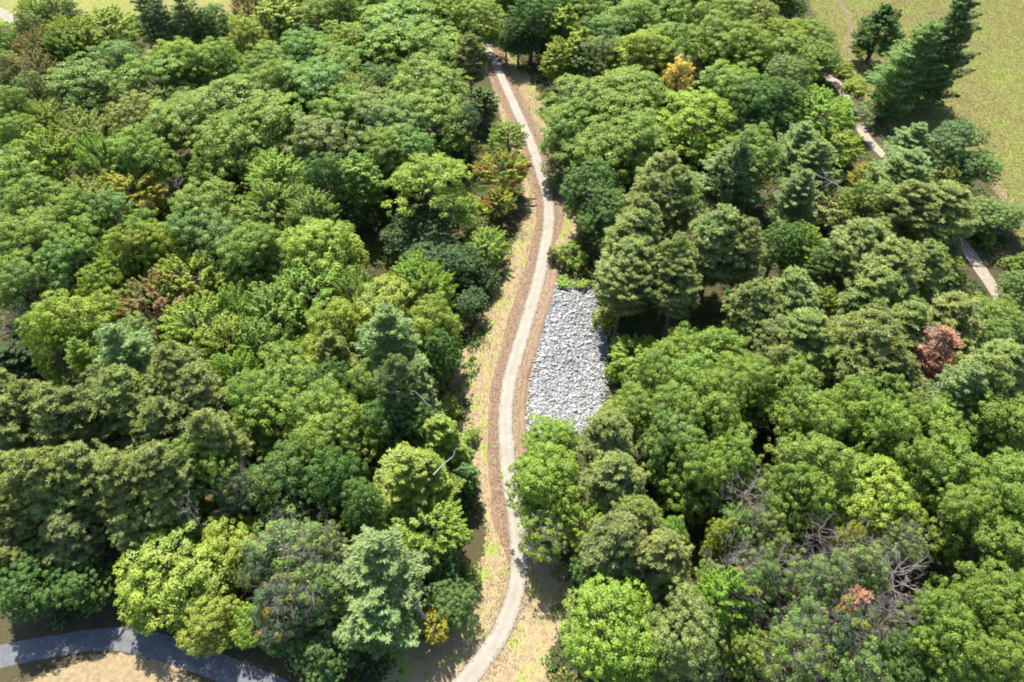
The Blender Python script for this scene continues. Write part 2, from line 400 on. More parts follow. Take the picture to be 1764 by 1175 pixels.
# ------------------------------------------------------------------ rip-rap slope
RIP_PX = [(957, 497), (985, 500), (1024, 500), (1036, 525), (1044, 548), (1050, 586), (1042, 618), (1050, 648), (1036, 690), (1034, 722), (992, 752), (960, 768), (908, 775), (907, 720), (911, 680), (920, 640), (932, 590), (944, 545)]
def riprap():
    d0 = [G(px, py, -1.5) for px, py in RIP_PX]
    lo, hi = np.min(d0, 0) - 2, np.max(d0, 0) + 2
    X, Y = np.arange(lo[0], hi[0], .4), np.arange(lo[1], hi[1], .4)
    gx, gy = np.meshgrid(X, Y); x, y = gx.ravel(), gy.ravel()
    rng = np.random.default_rng(5)
    dd = poly_dist(d0, x, y) + rng.normal(size=len(x)) * .12; td = trail_dist(x, y)
    ok = (dd > 0) & (td > 3.0)
    z = terrain(x, y) + .03
    nx = len(X); i = np.arange(len(Y) - 1)[:, None] * nx; j = np.arange(nx - 1)[None]
    Fc = np.stack([i + j, i + j + 1, i + nx + j + 1, i + nx + j], -1).reshape(-1, 4)
    Fc = Fc[ok[Fc].all(1)]
    bed = plain('stone_bed', lambda nt: ramp(nt, noise(nt, 6, 4), [(.3, (.08, .075, .07)), (.7, (.18, .175, .17))]), .95)
    tag(link('gravel_bed', mesh_np('gravel_bed', np.stack([x, y, z], 1), faces4=Fc, mats=(bed,))), kind='structure')
    # stones: jittered icosahedra, cut to blocky shapes
    t = (1 + 5 ** .5) / 2
    ico = unit(np.array([(-1, t, 0), (1, t, 0), (-1, -t, 0), (1, -t, 0), (0, -1, t), (0, 1, t), (0, -1, -t), (0, 1, -t), (t, 0, -1), (t, 0, 1), (-t, 0, -1), (-t, 0, 1)], float))
    icf = np.array([(0, 11, 5), (0, 5, 1), (0, 1, 7), (0, 7, 10), (0, 10, 11), (1, 5, 9), (5, 11, 4), (11, 10, 2), (10, 7, 6), (7, 1, 8), (3, 9, 4), (3, 4, 2), (3, 2, 6), (3, 6, 8), (3, 8, 9), (4, 9, 5), (2, 4, 11), (6, 2, 10), (8, 6, 7), (9, 8, 1)])
    protos = []
    for k in range(40):
        v = ico * rng.uniform(.7, 1.2, (12, 1)) + rng.normal(size=(12, 3)) * .12
        v = np.sign(v) * np.abs(v) ** .8 * np.array([1.25, .85, .6]) * rng.uniform(.8, 1.2, 3)
        q, _ = np.linalg.qr(rng.normal(size=(3, 3)))
        ang = rng.uniform(0, 6.28); R = np.array([[math.cos(ang), -math.sin(ang), 0], [math.sin(ang), math.cos(ang), 0], [0, 0, 1]])
        tilt = np.eye(3) + rng.normal(size=(3, 3)) * .22; tilt, _ = np.linalg.qr(tilt); tilt *= np.sign(np.diag(tilt))[None]
        protos.append(v @ R.T @ tilt.T)
    sm, nt, out = new_mat('limestone')
    bs = N_(nt, 'ShaderNodeBsdfPrincipled'); bs.inputs['Roughness'].default_value = .85; bs.inputs['Specular IOR Level'].default_value = .2
    c = ramp(nt, attr(nt, 'tint'), [(0, (.14, .143, .148)), (.4, (.215, .22, .228)), (.8, (.295, .30, .308)), (1, (.37, .37, .365))])
    c = mix(nt, ramp(nt, noise(nt, .5, 5), [(.55, (0, 0, 0)), (.72, (.75, .75, .75))]), c, (.13, .105, .075))
    nt.links.new(mix(nt, .5, c, ramp(nt, noise(nt, 6, 5), [(.3, (.6, .6, .6)), (.7, (1.1, 1.1, 1.1))]), 'MULTIPLY'), bs.inputs['Base Color'])
    nt.links.new(bs.outputs[0], out.inputs[0])
    n = 56000
    cx, cy = rng.uniform(lo[0], hi[0], n), rng.uniform(lo[1], hi[1], n)
    ok = (poly_dist(d0, cx, cy) + rng.normal(size=n) * .25 - .9 * np.abs(rng.normal(size=n)) * (rng.uniform(size=n) < .5) + .9 * np.abs(rng.normal(size=n)) * (rng.uniform(size=n) < .12) > 0) & (trail_dist(cx, cy) > 3.05)
    cx, cy = cx[ok], cy[ok]; n = len(cx)
    size = np.clip(rng.lognormal(-2.46, .48, n), .05, .4)
    cz = terrain(cx, cy) + .03 + size * .25 + rng.uniform(0, .10, n)
    idx = np.argsort(-(size * (1 + .1 * rng.normal(size=n)) / (60 + cy)))
    big = set(idx[:300].tolist())
    Vs, Fs, tints, off = [], [], [], 0
    meshes = []
    for k, p in enumerate(protos[:20]):
        meshes.append(mesh_np('riprap_stone', p, faces4=icf, mats=(sm,), fattr={'tint': np.full(20, rng.uniform(.2, 1))}))
    for q in range(n):
        if q in big:
            o = link('riprap_stone', meshes[q % 20]); o.location = (cx[q], cy[q], cz[q]); o.scale = (size[q],) * 3
            o.rotation_euler = (rng.normal() * .15, rng.normal() * .15, rng.uniform(0, 6.28))
            tag(o, 'one of the larger angular pale grey stones in the riprap slope beside the gravel trail', 'stone', 'larger stones in the riprap slope')
            continue
        a = rng.uniform(0, 6.28); ca, sa = math.cos(a), math.sin(a)
        v = protos[rng.integers(40)] * size[q]
        v = np.stack([v[:, 0] * ca - v[:, 1] * sa, v[:, 0] * sa + v[:, 1] * ca, v[:, 2]], 1) + (cx[q], cy[q], cz[q])
        Vs.append(v); Fs.append(icf + off); off += 12; tints.append(np.full(20, rng.uniform(0, 1)))
    o = link('riprap_rubble', mesh_np('riprap_rubble', np.concatenate(Vs), faces4=np.concatenate(Fs), mats=(sm,), fattr={'tint': np.concatenate(tints)}))
    tag(o, 'smaller broken grey stones heaped between the larger riprap stones', 'rubble', kind='stuff')
riprap()

# ------------------------------------------------------------------ ground cover (nobody could count it)
def grass_mat(name, stops, trans=.25):
    m, nt, out = new_mat(name)
    leaf_surface(nt, out, ramp(nt, attr(nt, 'tint'), stops), trans, .03); return m

def blades(name, label, x, y, length, width, tint, mat, seed, lean=.5, flat=0.0):
    rng = np.random.default_rng(seed); n = len(x)
    z = terrain(x, y)
    up = unit(np.stack([rng.normal(size=n) * lean, rng.normal(size=n) * lean, np.ones(n)], 1))
    P = np.stack([x, y, z + .01], 1) + up * (length * .5)[:, None]
    Nn = unit(rng.normal(size=(n, 3)) * [1, 1, .3] + np.array([0, 0, flat]))
    q = leaf_quads(P, Nn, length, rng, aspect=1, T=up, fold=0)
    q = q.reshape(n, 4, 3); mid = (q[:, 1] + q[:, 3]) / 2
    w = unit(q[:, 1] - mid) * (width * .5)[:, None]
    q[:, 1], q[:, 3] = mid + w, mid - w
    o = link(name, leaf_mesh(name, q.reshape(-1, 3), tint, tint, mat))
    return tag(o, label, 'grass', kind='stuff')

def ground_cover():
    rng = np.random.default_rng(21)
    # verge grass, straw and green in drifts
    n = 120000
    k = rng.integers(0, len(TRAIL), n); o = rng.uniform(1.7, 11, n) * rng.choice([-1, 1], n)
    p = TRAIL[k] + TR_N[k] * o[:, None] + rng.normal(size=(n, 2)) * .3
    d = trail_dist(p[:, 0], p[:, 1])
    rip = [G(px, py, -1.5) for px, py in RIP_PX]
    ok = (np.abs(d) > 2.9 - 1.2 * (rng.uniform(size=n) < .28)) & (poly_dist(VERGE, p[:, 0], p[:, 1]) > rng.normal(size=n) * .7) & (poly_dist(rip, p[:, 0], p[:, 1]) < 0)
    p = p[ok]; n = len(p)
    drift = np.sin(p[:, 0] * .9 + 1) * np.sin(p[:, 1] * .45) + .5 * np.sin(p[:, 0] * 2.3 + p[:, 1] * 1.1)
    tint = np.clip(.38 + .28 * drift + rng.normal(size=n) * .13 - .4 * np.clip((46 - p[:, 1]) / 12, 0, 1), 0, 1)
    keep = rng.uniform(size=n) < np.clip(.75 - .2 * (p[:, 1] < 45), 0, 1)
    p, tint = p[keep], tint[keep]; n = len(p)
    gm = grass_mat('verge_grass', [(0, (.34, .275, .17)), (.42, (.27, .225, .10)), (.6, (.17, .19, .05)), (1, (.09, .15, .03))])
    blades('verge_grass', 'straw and green grass growing along the verges of the gravel trail', p[:, 0], p[:, 1], rng.uniform(.18, .55, n), rng.uniform(.03, .08, n), tint, gm, 3, .7)
    k = rng.integers(0, len(TRAIL), 16000); o = np.clip(1.02 + np.abs(rng.normal(size=16000)) * .9, 0, 3.3) * rng.choice([-1, 1], 16000)
    q = TRAIL[k] + TR_N[k] * o[:, None] + rng.normal(size=(16000, 2)) * .2
    lm = grass_mat('litter', [(0, (.07, .045, .03)), (.5, (.2, .15, .09)), (.85, (.3, .25, .15)), (1, (.12, .16, .04))])
    lt = blades('leaf_litter', 'dry leaf litter and straw scattered over the soil strips beside the trail', q[:, 0], q[:, 1], rng.uniform(.08, .3, 16000), rng.uniform(.04, .12, 16000), rng.uniform(0, 1, 16000) ** 1.3, lm, 9, 1.6, flat=2.5)
    lt.location.z = .06; lt['category'] = 'litter'
    # meadow tufts
    n = 560000
    x = rng.uniform(40, 150, n); y = 25 + 195 * rng.uniform(0, 1, n) ** .9
    n2 = 30000
    x = np.concatenate([x, rng.uniform(-150, -30, n2)]); y = np.concatenate([y, rng.uniform(165, 225, n2)])
    dm = np.maximum(poly_dist(MEADOW, x, y), poly_dist(MEADOW_FAR, x, y)); ok = dm > -1 
    x, y = x[ok], y[ok]; n = len(x)
    patch = np.sin(x * .21 + 2 * np.sin(y * .13)) * np.sin(y * .27 + 1.5 * np.sin(x * .17)) + .5 * np.sin(x * .8 + y * .5)
    tint = np.clip(.45 + .26 * patch + rng.normal(size=n) * .11, 0, 1)
    gm = grass_mat('meadow_grass', [(0, (.135, .105, .046)), (.3, (.155, .142, .052)), (.55, (.148, .152, .044)), (.8, (.128, .152, .036)), (1, (.095, .135, .03))])
    blades('meadow_grass', 'rough yellow green grass and weeds across the open meadow', x, y, rng.uniform(.18, .5, n), rng.uniform(.06, .16, n), tint, gm, 4, 1.2, flat=2.5)
    # low leafy undergrowth under the trees
    c = 12000
    cx, cy = rng.uniform(-120, 125, c), rng.uniform(16, 205, c)
    d = trail_dist(cx, cy)
    ok = (np.abs(d) > 5.5) & (np.maximum(poly_dist(MEADOW, cx, cy), poly_dist(MEADOW_FAR, cx, cy)) < -2) & (poly_dist(rip, cx, cy) < -1) & (poly_dist(LAWN, cx, cy) < -5) & (np.abs(cx) < 32 + .78 * cy) & (((cx[:, None] - PATH[None, ::4, 0]) ** 2 + (cy[:, None] - PATH[None, ::4, 1]) ** 2).min(1) > 9)
    cx, cy = cx[ok], cy[ok]; c = len(cx)
    r = rng.uniform(.5, 1.9, c); k = 52
    dr = unit(rng.normal(size=(c, k, 3)) * [1, 1, .7]); dr[..., 2] = np.abs(dr[..., 2])
    P = np.stack([cx, cy, terrain(cx, cy)], 1)[:, None] + dr * (r[:, None] * rng.uniform(.6, 1.1, (c, k)))[..., None] * [1, 1, .75]
    Nn = dr + [0, 0, .8] + rng.normal(size=dr.shape) * .5
    q = leaf_quads(P.reshape(-1, 3), Nn.reshape(-1, 3), rng.uniform(.25, .55, c * k), rng)
    tint = np.clip(np.repeat(rng.uniform(0, 1, c), k) + rng.normal(size=c * k) * .15, 0, 1)
    gm = grass_mat('undergrowth_leaves', [(0, (.03, .07, .02)), (.6, (.06, .12, .025)), (.92, (.12, .17, .03)), (1, (.22, .20, .04))], .3)
    tag(link('undergrowth', leaf_mesh('undergrowth', q, tint, tint, gm)), 'low leafy undergrowth covering the forest floor between the trunks', 'undergrowth', kind='stuff')
ground_cover()
# ------------------------------------------------------------------ tree builders: each returns dict(crown mesh, trunk mesh, R, H, C)
def sphere_dirs(n, rng):
    return unit(rng.normal(size=(n, 3)))

def broadleaf(seed, R=5.0, H=16.0, tall=1.0, nl=9, clump_r=.70, leaf=.215, dens=1.0, ragged=.0, keep=1.0, twigs=0):
    """a crown of lobes, each lobe a bumpy shell of separate leaf clumps; limbs run from the trunk into the lobes."""
    rng = np.random.default_rng(seed)
    Vt = R * .92 * tall                                   # half height of the crown
    C = H - Vt
    lobes = [(np.array([rng.normal() * .5, rng.normal() * .5, Vt * .38]), R * .5)]
    a0 = rng.uniform(0, 6.28)
    for i in range(nl):
        a = a0 + i * 2 * math.pi / nl + rng.normal() * .25
        rr = R * rng.uniform(.24, .36)
        d = R - rr - R * ragged * rng.uniform(0, .5)
        lobes.append((np.array([math.cos(a) * d, math.sin(a) * d, Vt * rng.uniform(-.45, .15)]), rr))
    for i in range(max(4, int(nl * .7))):
        a = rng.uniform(0, 6.28); d = R * rng.uniform(.25, .55)
        lobes.append((np.array([math.cos(a) * d, math.sin(a) * d, Vt * rng.uniform(.2, .66)]), R * rng.uniform(.2, .32)))
    for i in range(int(nl * .9)):
        a = rng.uniform(0, 6.28); d = R * rng.uniform(.35, .72)
        lobes.append((np.array([math.cos(a) * d, math.sin(a) * d, Vt * rng.uniform(-.95, -.5)]), R * rng.uniform(.22, .34)))
    cl = []
    for c, r in lobes:
        n = max(5, int(4 * math.pi * r * r / (clump_r ** 2 * 3.3)))
        d = sphere_dirs(n * 6, rng); ch = [0]                # spread the clumps evenly over the lobe
        md = ((d - d[0]) ** 2).sum(1)
        for _ in range(n - 1):
            j = int(md.argmax()); ch.append(j); md = np.minimum(md, ((d - d[j]) ** 2).sum(1))
        d = d[ch]; p = c + d * (r + rng.uniform(-.8, .75, (n, 1)) * clump_r) * [1, 1, .88 * min(tall, 1.15)]
        for q, dd in zip(p, d):
            if dd[2] < -.6: continue
            if any(np.linalg.norm((q - c2) / [1, 1, .9]) < r2 - clump_r * .6 for c2, r2 in lobes if c2 is not c): continue
            if rng.uniform() > keep: continue
            cl.append((q, unit(dd + np.array([0, 0, .55]))))
    P, Nn, S, tint, clump = [], [], [], [], []
    for q, nd in cl:
        r = clump_r * rng.uniform(.45, 1.1); k = int(150 * dens * (r / leaf * .275) ** 2) + 20
        d = sphere_dirs(k, rng)
        d = np.where((d @ nd)[:, None] < -.2, -d, d)
        wob = 1 + .22 * np.sin(d[:, :1] * 7 + q[0] * 3) * np.sin(d[:, 1:2] * 7 + q[1] * 3)
        sh = rng.uniform(.5, 1.1, (k, 1)) ** .55 * wob
        P.append(q + d * r * sh * [1, 1, .7])
        Nn.append(d * 1.15 + nd * .3 + [0, 0, .3] + rng.normal(size=(k, 3)) * .46)
        S.append(leaf * rng.uniform(.65, 1.35, k)); c_ = rng.uniform(0, 1)
        clump.append(np.full(k, c_)); tint.append(np.clip(rng.normal(.5, .2, k), 0, 1))
    for c, r in lobes:                                    # leaves inside the lobe
        k = int(42 * r * r * keep); d = sphere_dirs(k, rng)
        P.append(c + d * r * rng.uniform(.3, .7, (k, 1))); Nn.append(d + rng.normal(size=(k, 3)) * .5); S.append(np.full(k, leaf * 1.8))
        clump.append(np.full(k, .5)); tint.append(np.clip(rng.normal(.5, .2, k), 0, 1))
    P, Nn, S, tint, clump = map(np.concatenate, (P, Nn, S, tint, clump))
    crown = leaf_mesh('crown', leaf_quads(P + [0, 0, C], Nn, S, rng), tint, clump, MAT['leaf'])
    tb = Tubes(); r0 = .022 * H
    fork = C - Vt * .35
    lean = rng.normal(size=2) * .25
    tb.add([(0, 0, -.4), (lean[0] * .4, lean[1] * .4, fork * .5), (lean[0], lean[1], fork), (lean[0] * .6, lean[1] * .6, C + Vt * .45)], [r0 * 1.25, r0 * .9, r0 * .7, r0 * .15], 7)
    tips = []
    for c, r in lobes:
        e = c + [0, 0, C + r * .45]; s = np.array([lean[0], lean[1], fork + rng.uniform(-1.2, .6)])
        m = (s + e) / 2 + [0, 0, -.3]; tb.add([s, m, e], [r0 * .45, r0 * .28, r0 * .08], 5); tips.append((m, c + [0, 0, C], r))
        for _ in range(3):
            e2 = c + [0, 0, C] + sphere_dirs(1, rng)[0] * r * .85
            tb.add([m + (e - m) * .3, (m + e2) / 2 + [0, 0, .2], e2], [r0 * .2, r0 * .12, r0 * .04], 4)
    br = None
    if twigs:
        bt = Tubes()
        for c, r in lobes:
            for _ in range(twigs): dead_branch(bt, c + [0, 0, C - r * .5], unit(sphere_dirs(1, rng)[0] + [0, 0, .9]) * r * rng.uniform(1.3, 2.3), .026, rng, 2)
        br = bt.mesh('bare_twigs', MAT['deadwood'])
    return dict(parts=[('trunk', tb.mesh('trunk', MAT['bark'])), ('crown', crown)] + ([('bare_twigs', br)] if br else []), R=R, H=H, C=C)

def maple(seed, R=3.6, H=14.0, tall=1.25, n=210, leaf=.20, point=.0, pl=1.0):
    """ascending leafy sprays: a finer, feathery, upright crown."""
    rng = np.random.default_rng(seed); Vt = R * tall; C = H - Vt
    d = sphere_dirs(n, rng); d = d[d[:, 2] > -.75]
    prof = 1 - point * np.clip(d[:, 2:3], 0, 1)
    bump = 1 + .16 * np.sin(d[:, :1] * 5 + seed) * np.cos(d[:, 1:2] * 4 + d[:, 2:3] * 3) + rng.normal(size=(len(d), 1)) * .07
    tip = d * [R, R, Vt] * bump * np.concatenate([prof, prof, np.ones_like(prof)], 1)
    P, Nn, S, tint, clump = [], [], [], [], []
    for t_, dd in zip(tip, d):
        ax = unit(dd * [1, 1, .6] + [0, 0, .75]); L = rng.uniform(1.3, 2.4) * pl; k = int(125 * pl)
        u = rng.uniform(0, 1, k) ** .7; w = (.12 + .52 * (1 - u)) * rng.uniform(.4, 1, k)
        P.append(t_ - ax * L * .8 + ax * (L * u)[:, None] + sphere_dirs(k, rng) * w[:, None])
        Nn.append(dd * .6 + [0, 0, .65] + rng.normal(size=(k, 3)) * .6); S.append(leaf * rng.uniform(.6, 1.35, k))
        clump.append(np.full(k, rng.uniform())); tint.append(np.clip(rng.normal(.5, .2, k), 0, 1))
    P, Nn, S, tint, clump = map(np.concatenate, (P, Nn, S, tint, clump))
    crown = leaf_mesh('crown', leaf_quads(P + [0, 0, C], Nn, S, rng, .6), tint, clump, MAT['leaf'])
    tb = Tubes(); r0 = .018 * H
    tb.add([(0, 0, -.4), (.1, 0, C * .6), (.15, .1, C), (.1, .1, C + Vt * .8)], [r0 * 1.2, r0, r0 * .7, r0 * .1], 7)
    for i in range(14):
        z = C - Vt * .8 + rng.uniform(0, 1.2) * Vt; a = rng.uniform(0, 6.28)
        e = np.array([math.cos(a) * R * .7, math.sin(a) * R * .7, min(z + R * .7, C + Vt * .6)])
        tb.add([(0, 0, z), e * .5 + [0, 0, z * .5], e], [r0 * .35, r0 * .22, r0 * .06], 4)
    return dict(parts=[('trunk', tb.mesh('trunk', MAT['bark'])), ('crown', crown)], R=R, H=H, C=C)

def red_pine(seed, R=3.4, H=19.0, base=.36, nb=82, dens=1.0, mat='needle'):
    """whorled boughs ending in upturned needle tufts."""
    rng = np.random.default_rng(seed); z0 = H * base; tb = Tubes(); r0 = .24
    bend = rng.normal(size=2) * .3
    tb.add([(0, 0, -.4), (bend[0] * .5, bend[1] * .5, H * .5), (bend[0], bend[1], H - .4)], [r0 * 1.15, r0 * .8, .04], 7)
    TP, TD, TC = [], [], []
    for i in range(nb):
        t = (i + rng.uniform()) / nb; z = z0 + (H - z0 - .4) * t
        prof = (math.sin(math.pi * min(1, .20 + .72 * t)) ** .75) * (1 - .45 * t ** 3)
        L = R * prof * rng.uniform(.72, 1.12); a = i * 2.4 + rng.normal() * .35
        s = np.array([bend[0] * z / H, bend[1] * z / H, z]); out = np.array([math.cos(a), math.sin(a), 0])
        up = .10 + .75 * t
        m = s + out * L * .55 + [0, 0, L * .10 * (up * 2)]; e = s + out * L + [0, 0, L * up * .75]
        tb.add([s, m, e], [.06, .04, .015], 4)
        c_ = rng.uniform()
        for j in range(int(7 + 13 * dens * L / R)):
            f = rng.uniform(.35, 1.0); p = (s * (1 - f) ** 2 + 2 * m * f * (1 - f) + e * f * f)
            side = np.cross(out, [0, 0, 1]) * rng.normal() * L * .24 * f
            TP.append(p + side + [0, 0, rng.uniform(-.1, .35)]); TD.append(unit(out * .55 + [0, 0, 1.0] + rng.normal(size=3) * .25)); TC.append(c_)
    TP.append(np.array([bend[0], bend[1], H])); TD.append(np.array([0, 0, 1.])); TC.append(.6)
    TP, TD, TC = np.array(TP), np.array(TD), np.array(TC); n = len(TP); k = 36
    d = unit(TD[:, None] * .75 + rng.normal(size=(n, k, 3)) * .55); d[..., 2] = np.where(d[..., 2] < -.2, -d[..., 2], d[..., 2])
    L = rng.uniform(.30, .62, (n, k))
    P = TP[:, None] + d * (L * .5)[..., None]
    Nn = np.cross(d, rng.normal(size=d.shape)) * .6 + TD[:, None] * .7
    q = leaf_quads(P.reshape(-1, 3), Nn.reshape(-1, 3), L.ravel(), rng, .18, T=d.reshape(-1, 3), fold=.03)
    tint = np.clip(np.repeat(rng.normal(.5, .14, n), k) + rng.normal(size=n * k) * .12, 0, 1)
    crown = leaf_mesh('crown', q, tint, np.repeat(TC, k), MAT[mat])
    return dict(parts=[('trunk', tb.mesh('trunk', MAT['pinebark'])), ('crown', crown)], R=R, H=H, C=z0 + (H - z0) * .55)

def white_pine(seed, R=4.2, H=22.0, base=.22, whorls=15, per=6, droop=.0, top=.35, mat='needle', fine=1.0, keep=1.0, leafy=1.0):
    """tiers of long level boughs carrying flat feathery sprays."""
    rng = np.random.default_rng(seed); z0 = H * base; tb = Tubes(); r0 = .26
    tb.add([(0, 0, -.4), (.1, .1, H * .5), (0, 0, H - .3)], [r0 * 1.2, r0 * .8, .03], 7)
    P, Nn, T, S, tint, clump = [], [], [], [], [], []
    for w in range(whorls):
        t = (w + .5) / whorls; z = z0 + (H - z0) * t ** .92
        prof = min(1, .62 + 1.3 * t) * (1 - t) ** .62 * 1.12 + top * .16
        for b in range(per):
            if rng.uniform() > keep: continue
            L = R * prof * rng.uniform(.6, 1.12); a = w * 1.1 + b * 2 * math.pi / per + rng.normal() * .3
            out = np.array([math.cos(a), math.sin(a), 0]); sd = np.array([-out[1], out[0], 0])
            s = np.array([0, 0, z + rng.normal() * .25]); up = .12 + .35 * t - droop
            m = s + out * L * .5 + [0, 0, L * up * .25]; e = s + out * L + [0, 0, L * up]
            tb.add([s, m, e], [.055, .035, .012], 4)
            k = int(240 * fine * L * leafy / 2.2); c_ = rng.uniform()
            f = rng.uniform(.22, 1.03, k)[:, None]; p = s * (1 - f) ** 2 + 2 * m * f * (1 - f) + e * f * f
            wd = L * .34 * np.sin(np.clip(f * 1.08, 0, 1) ** .8 * np.pi) ** .6 + .15
            sgn = rng.uniform(-1, 1, (k, 1))
            P.append(p + sd * sgn * wd + np.stack([np.zeros(k), np.zeros(k), rng.uniform(-.2, .32, k)], 1))
            dr = unit(out * .7 + sd * sgn * .7 + [0, 0, .3] + rng.normal(size=(k, 3)) * .5); T.append(dr)
            Nn.append(np.array([0, 0, 1.]) + rng.normal(size=(k, 3)) * .6); S.append(rng.uniform(.24, .56, k) / fine ** .4)
            clump.append(np.full(k, c_)); tint.append(np.clip(rng.normal(.5, .17, k), 0, 1))
    P, Nn, T, S, tint, clump = map(np.concatenate, (P, Nn, T, S, tint, clump))
    crown = leaf_mesh('crown', leaf_quads(P, Nn, S, rng, .26, T=T, fold=.04), tint, clump, MAT[mat])
    return dict(parts=[('trunk', tb.mesh('trunk', MAT['pinebark'])), ('crown', crown)], R=R, H=H, C=z0 + (H - z0) * .42)

def dead_branch(tb, s, v, r, rng, depth):
    s = np.asarray(s, float); L = np.linalg.norm(v); d = v / L
    b = sphere_dirs(1, rng)[0] * L * .12
    pts = [s, s + d * L * .4 + b, s + d * L * .75 + b * .6, s + d * L]
    tb.add(pts, [r, r * .75, r * .5, r * .18], 3 if depth < 2 else 5)
    if depth > 0:
        for i in range(4 if depth > 1 else 5):
            f = rng.uniform(.25, .95); p = s + d * L * f + b * .8
            nd = unit(d * .8 + sphere_dirs(1, rng)[0] * .8 + [0, 0, .1])
            dead_branch(tb, p, nd * L * rng.uniform(.28, .5), r * .5, rng, depth - 1)

def dead_tree(seed, R=3.2, H=15.0, nb=24, upright=.8, mat='deadwood'):
    rng = np.random.default_rng(seed); tb = Tubes(); bt = Tubes()
    tb.add([(0, 0, -.4), (.15, .1, H * .45), (.1, -.1, H * .92)], [.2, .13, .02], 6)
    for i in range(nb):
        z = H * (.45 + .5 * i / nb); a = i * 2.4 + rng.normal() * .4; t = i / nb
        v = np.array([math.cos(a), math.sin(a), 0]) * R * (1 - .55 * t) + [0, 0, upright * R * rng.uniform(.4, 1)]
        dead_branch(bt, (.1, 0, z * .95), v, .036, rng, 3)
    return dict(parts=[('trunk', tb.mesh('trunk', MAT[mat])), ('branches', bt.mesh('branches', MAT[mat]))], R=R, H=H, C=H * .78)

def rust_pine(seed):
    p = white_pine(seed, R=3.2, H=15, base=.35, whorls=11, per=5, mat='rust', keep=.8, leafy=.75, droop=.15)
    rng = np.random.default_rng(seed); bt = Tubes()
    for i in range(16):
        a = rng.uniform(0, 6.28); z = rng.uniform(7, 13.5)
        dead_branch(bt, (0, 0, z), np.array([math.cos(a) * 2.6, math.sin(a) * 2.6, 1.0]) * (1.25 - z / 22), .05, rng, 1)
    p['parts'].append(('bare_twigs', bt.mesh('bare_twigs', MAT['palewood']))); return p

def bush(seed, R=1.5, H=2.8):
    return broadleaf(seed, R=R, H=H, tall=1.05, nl=6, clump_r=.42, leaf=.18, dens=.8)

KIND = {
 'oak': [broadleaf(s, tall=t, nl=n, ragged=r) for s, t, n, r in ((1, 1.35, 8, .1), (2, 1.15, 10, .3), (3, 1.4, 7, .25), (4, 1.2, 9, .15), (5, 1.3, 9, .45), (6, 1.25, 8, .35), (7, 1.45, 7, .4), (8, 1.2, 11, .5), (9, 1.3, 6, .3))],
 'round': [broadleaf(s, R=4.4, H=14, tall=1.15, nl=10, clump_r=.5, leaf=.18, ragged=.05) for s in (11, 12, 13, 14, 15)],
 'maple': [maple(21), maple(22, tall=1.1, n=230), maple(23, tall=1.4, point=.25), maple(24, R=3.8, tall=1.2, point=.1, n=240)],
 'slim': [maple(31, R=2.2, H=14, tall=2.1, n=150, point=.45, pl=.8), maple(32, R=2.0, H=14, tall=2.3, n=140, point=.4, pl=.8)],
 'redpine': [red_pine(41), red_pine(42, R=3.7, base=.42), red_pine(43, R=3.2, base=.30, nb=92), red_pine(44, R=3.6, base=.4, dens=1.2), red_pine(45, R=3.3, base=.34, nb=88), red_pine(46, R=3.8, base=.38, nb=90), red_pine(47, R=3.5, base=.3, nb=76)],
 'whitepine': [white_pine(51), white_pine(52, R=4.6, whorls=14, per=5), white_pine(53, R=4.0, base=.3, whorls=13)],
 'widepine': [white_pine(56, R=5.0, H=22, base=.07, whorls=19, per=6, droop=.05), white_pine(57, R=4.6, H=24, base=.06, whorls=21, per=6)],
 'cypress': [maple(36, R=2.5, H=13, tall=2.35, n=330, point=.5, pl=.75)],
 'hemlock': [white_pine(61, R=3.6, H=16, base=.15, whorls=18, per=6, droop=.18, fine=1.5), white_pine(62, R=3.4, H=16, base=.2, whorls=17, per=6, droop=.22, fine=1.5)],
 'dead': [dead_tree(71), dead_tree(72, R=3.6, upright=.5), dead_tree(73, R=2.8, upright=1.1, nb=14)],
 'snag': [dead_tree(76, R=2.2, H=14, nb=8, upright=1.2, mat='palewood')],
 'sparse': [broadleaf(81, R=4, H=14, nl=8, clump_r=.62, keep=.62, ragged=.5, leaf=.2, twigs=5), broadleaf(82, R=4, H=14, nl=9, clump_r=.6, keep=.55, ragged=.6, leaf=.2, twigs=7), broadleaf(83, R=4, H=14, nl=7, clump_r=.62, keep=.7, ragged=.5, leaf=.2, twigs=4)],
 'rust': [rust_pine(91)],
 'bush': [bush(101), bush(102, H=2.4), bush(103, R=1.3, H=3.2)],
}
HEIGHT = dict(oak=16, round=14, maple=14, slim=13, redpine=18, whitepine=20, hemlock=15, widepine=22, cypress=13, dead=14, snag=13, sparse=13.5, rust=14, bush=2.8)
NAME = dict(oak='oak_tree', round='broadleaf_tree', maple='maple_tree', slim='slender_tree', redpine='pine_tree', whitepine='white_pine', hemlock='hemlock_tree', widepine='white_pine', cypress='column_tree', dead='dead_tree', snag='bare_snag', sparse='dying_tree', rust='dead_pine', bush='bush')
GROUP = dict(oak='broad-crowned trees of the wood', round='broad-crowned trees of the wood', maple='feathery-crowned trees of the wood', slim='slender trees of the wood', redpine='tufted pines of the wood', whitepine='blue-green pines of the wood', hemlock='hemlocks of the wood', widepine='blue-green pines of the wood', cypress='slender trees of the wood', dead='bare dead trees', snag='bare dead trees', sparse='dying trees of the wood', rust='rust-red dead pines', bush='bushes and saplings')
COLOR = dict(
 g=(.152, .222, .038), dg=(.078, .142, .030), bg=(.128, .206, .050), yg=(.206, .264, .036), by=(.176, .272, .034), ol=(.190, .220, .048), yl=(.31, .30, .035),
 gg=(.165, .208, .064), rp=(.208, .248, .072), pd=(.158, .196, .062), wp=(.158, .226, .070), wd=(.090, .144, .048), br=(.18, .15, .055), pk=(.20, .18, .09), dk=(.050, .092, .024))

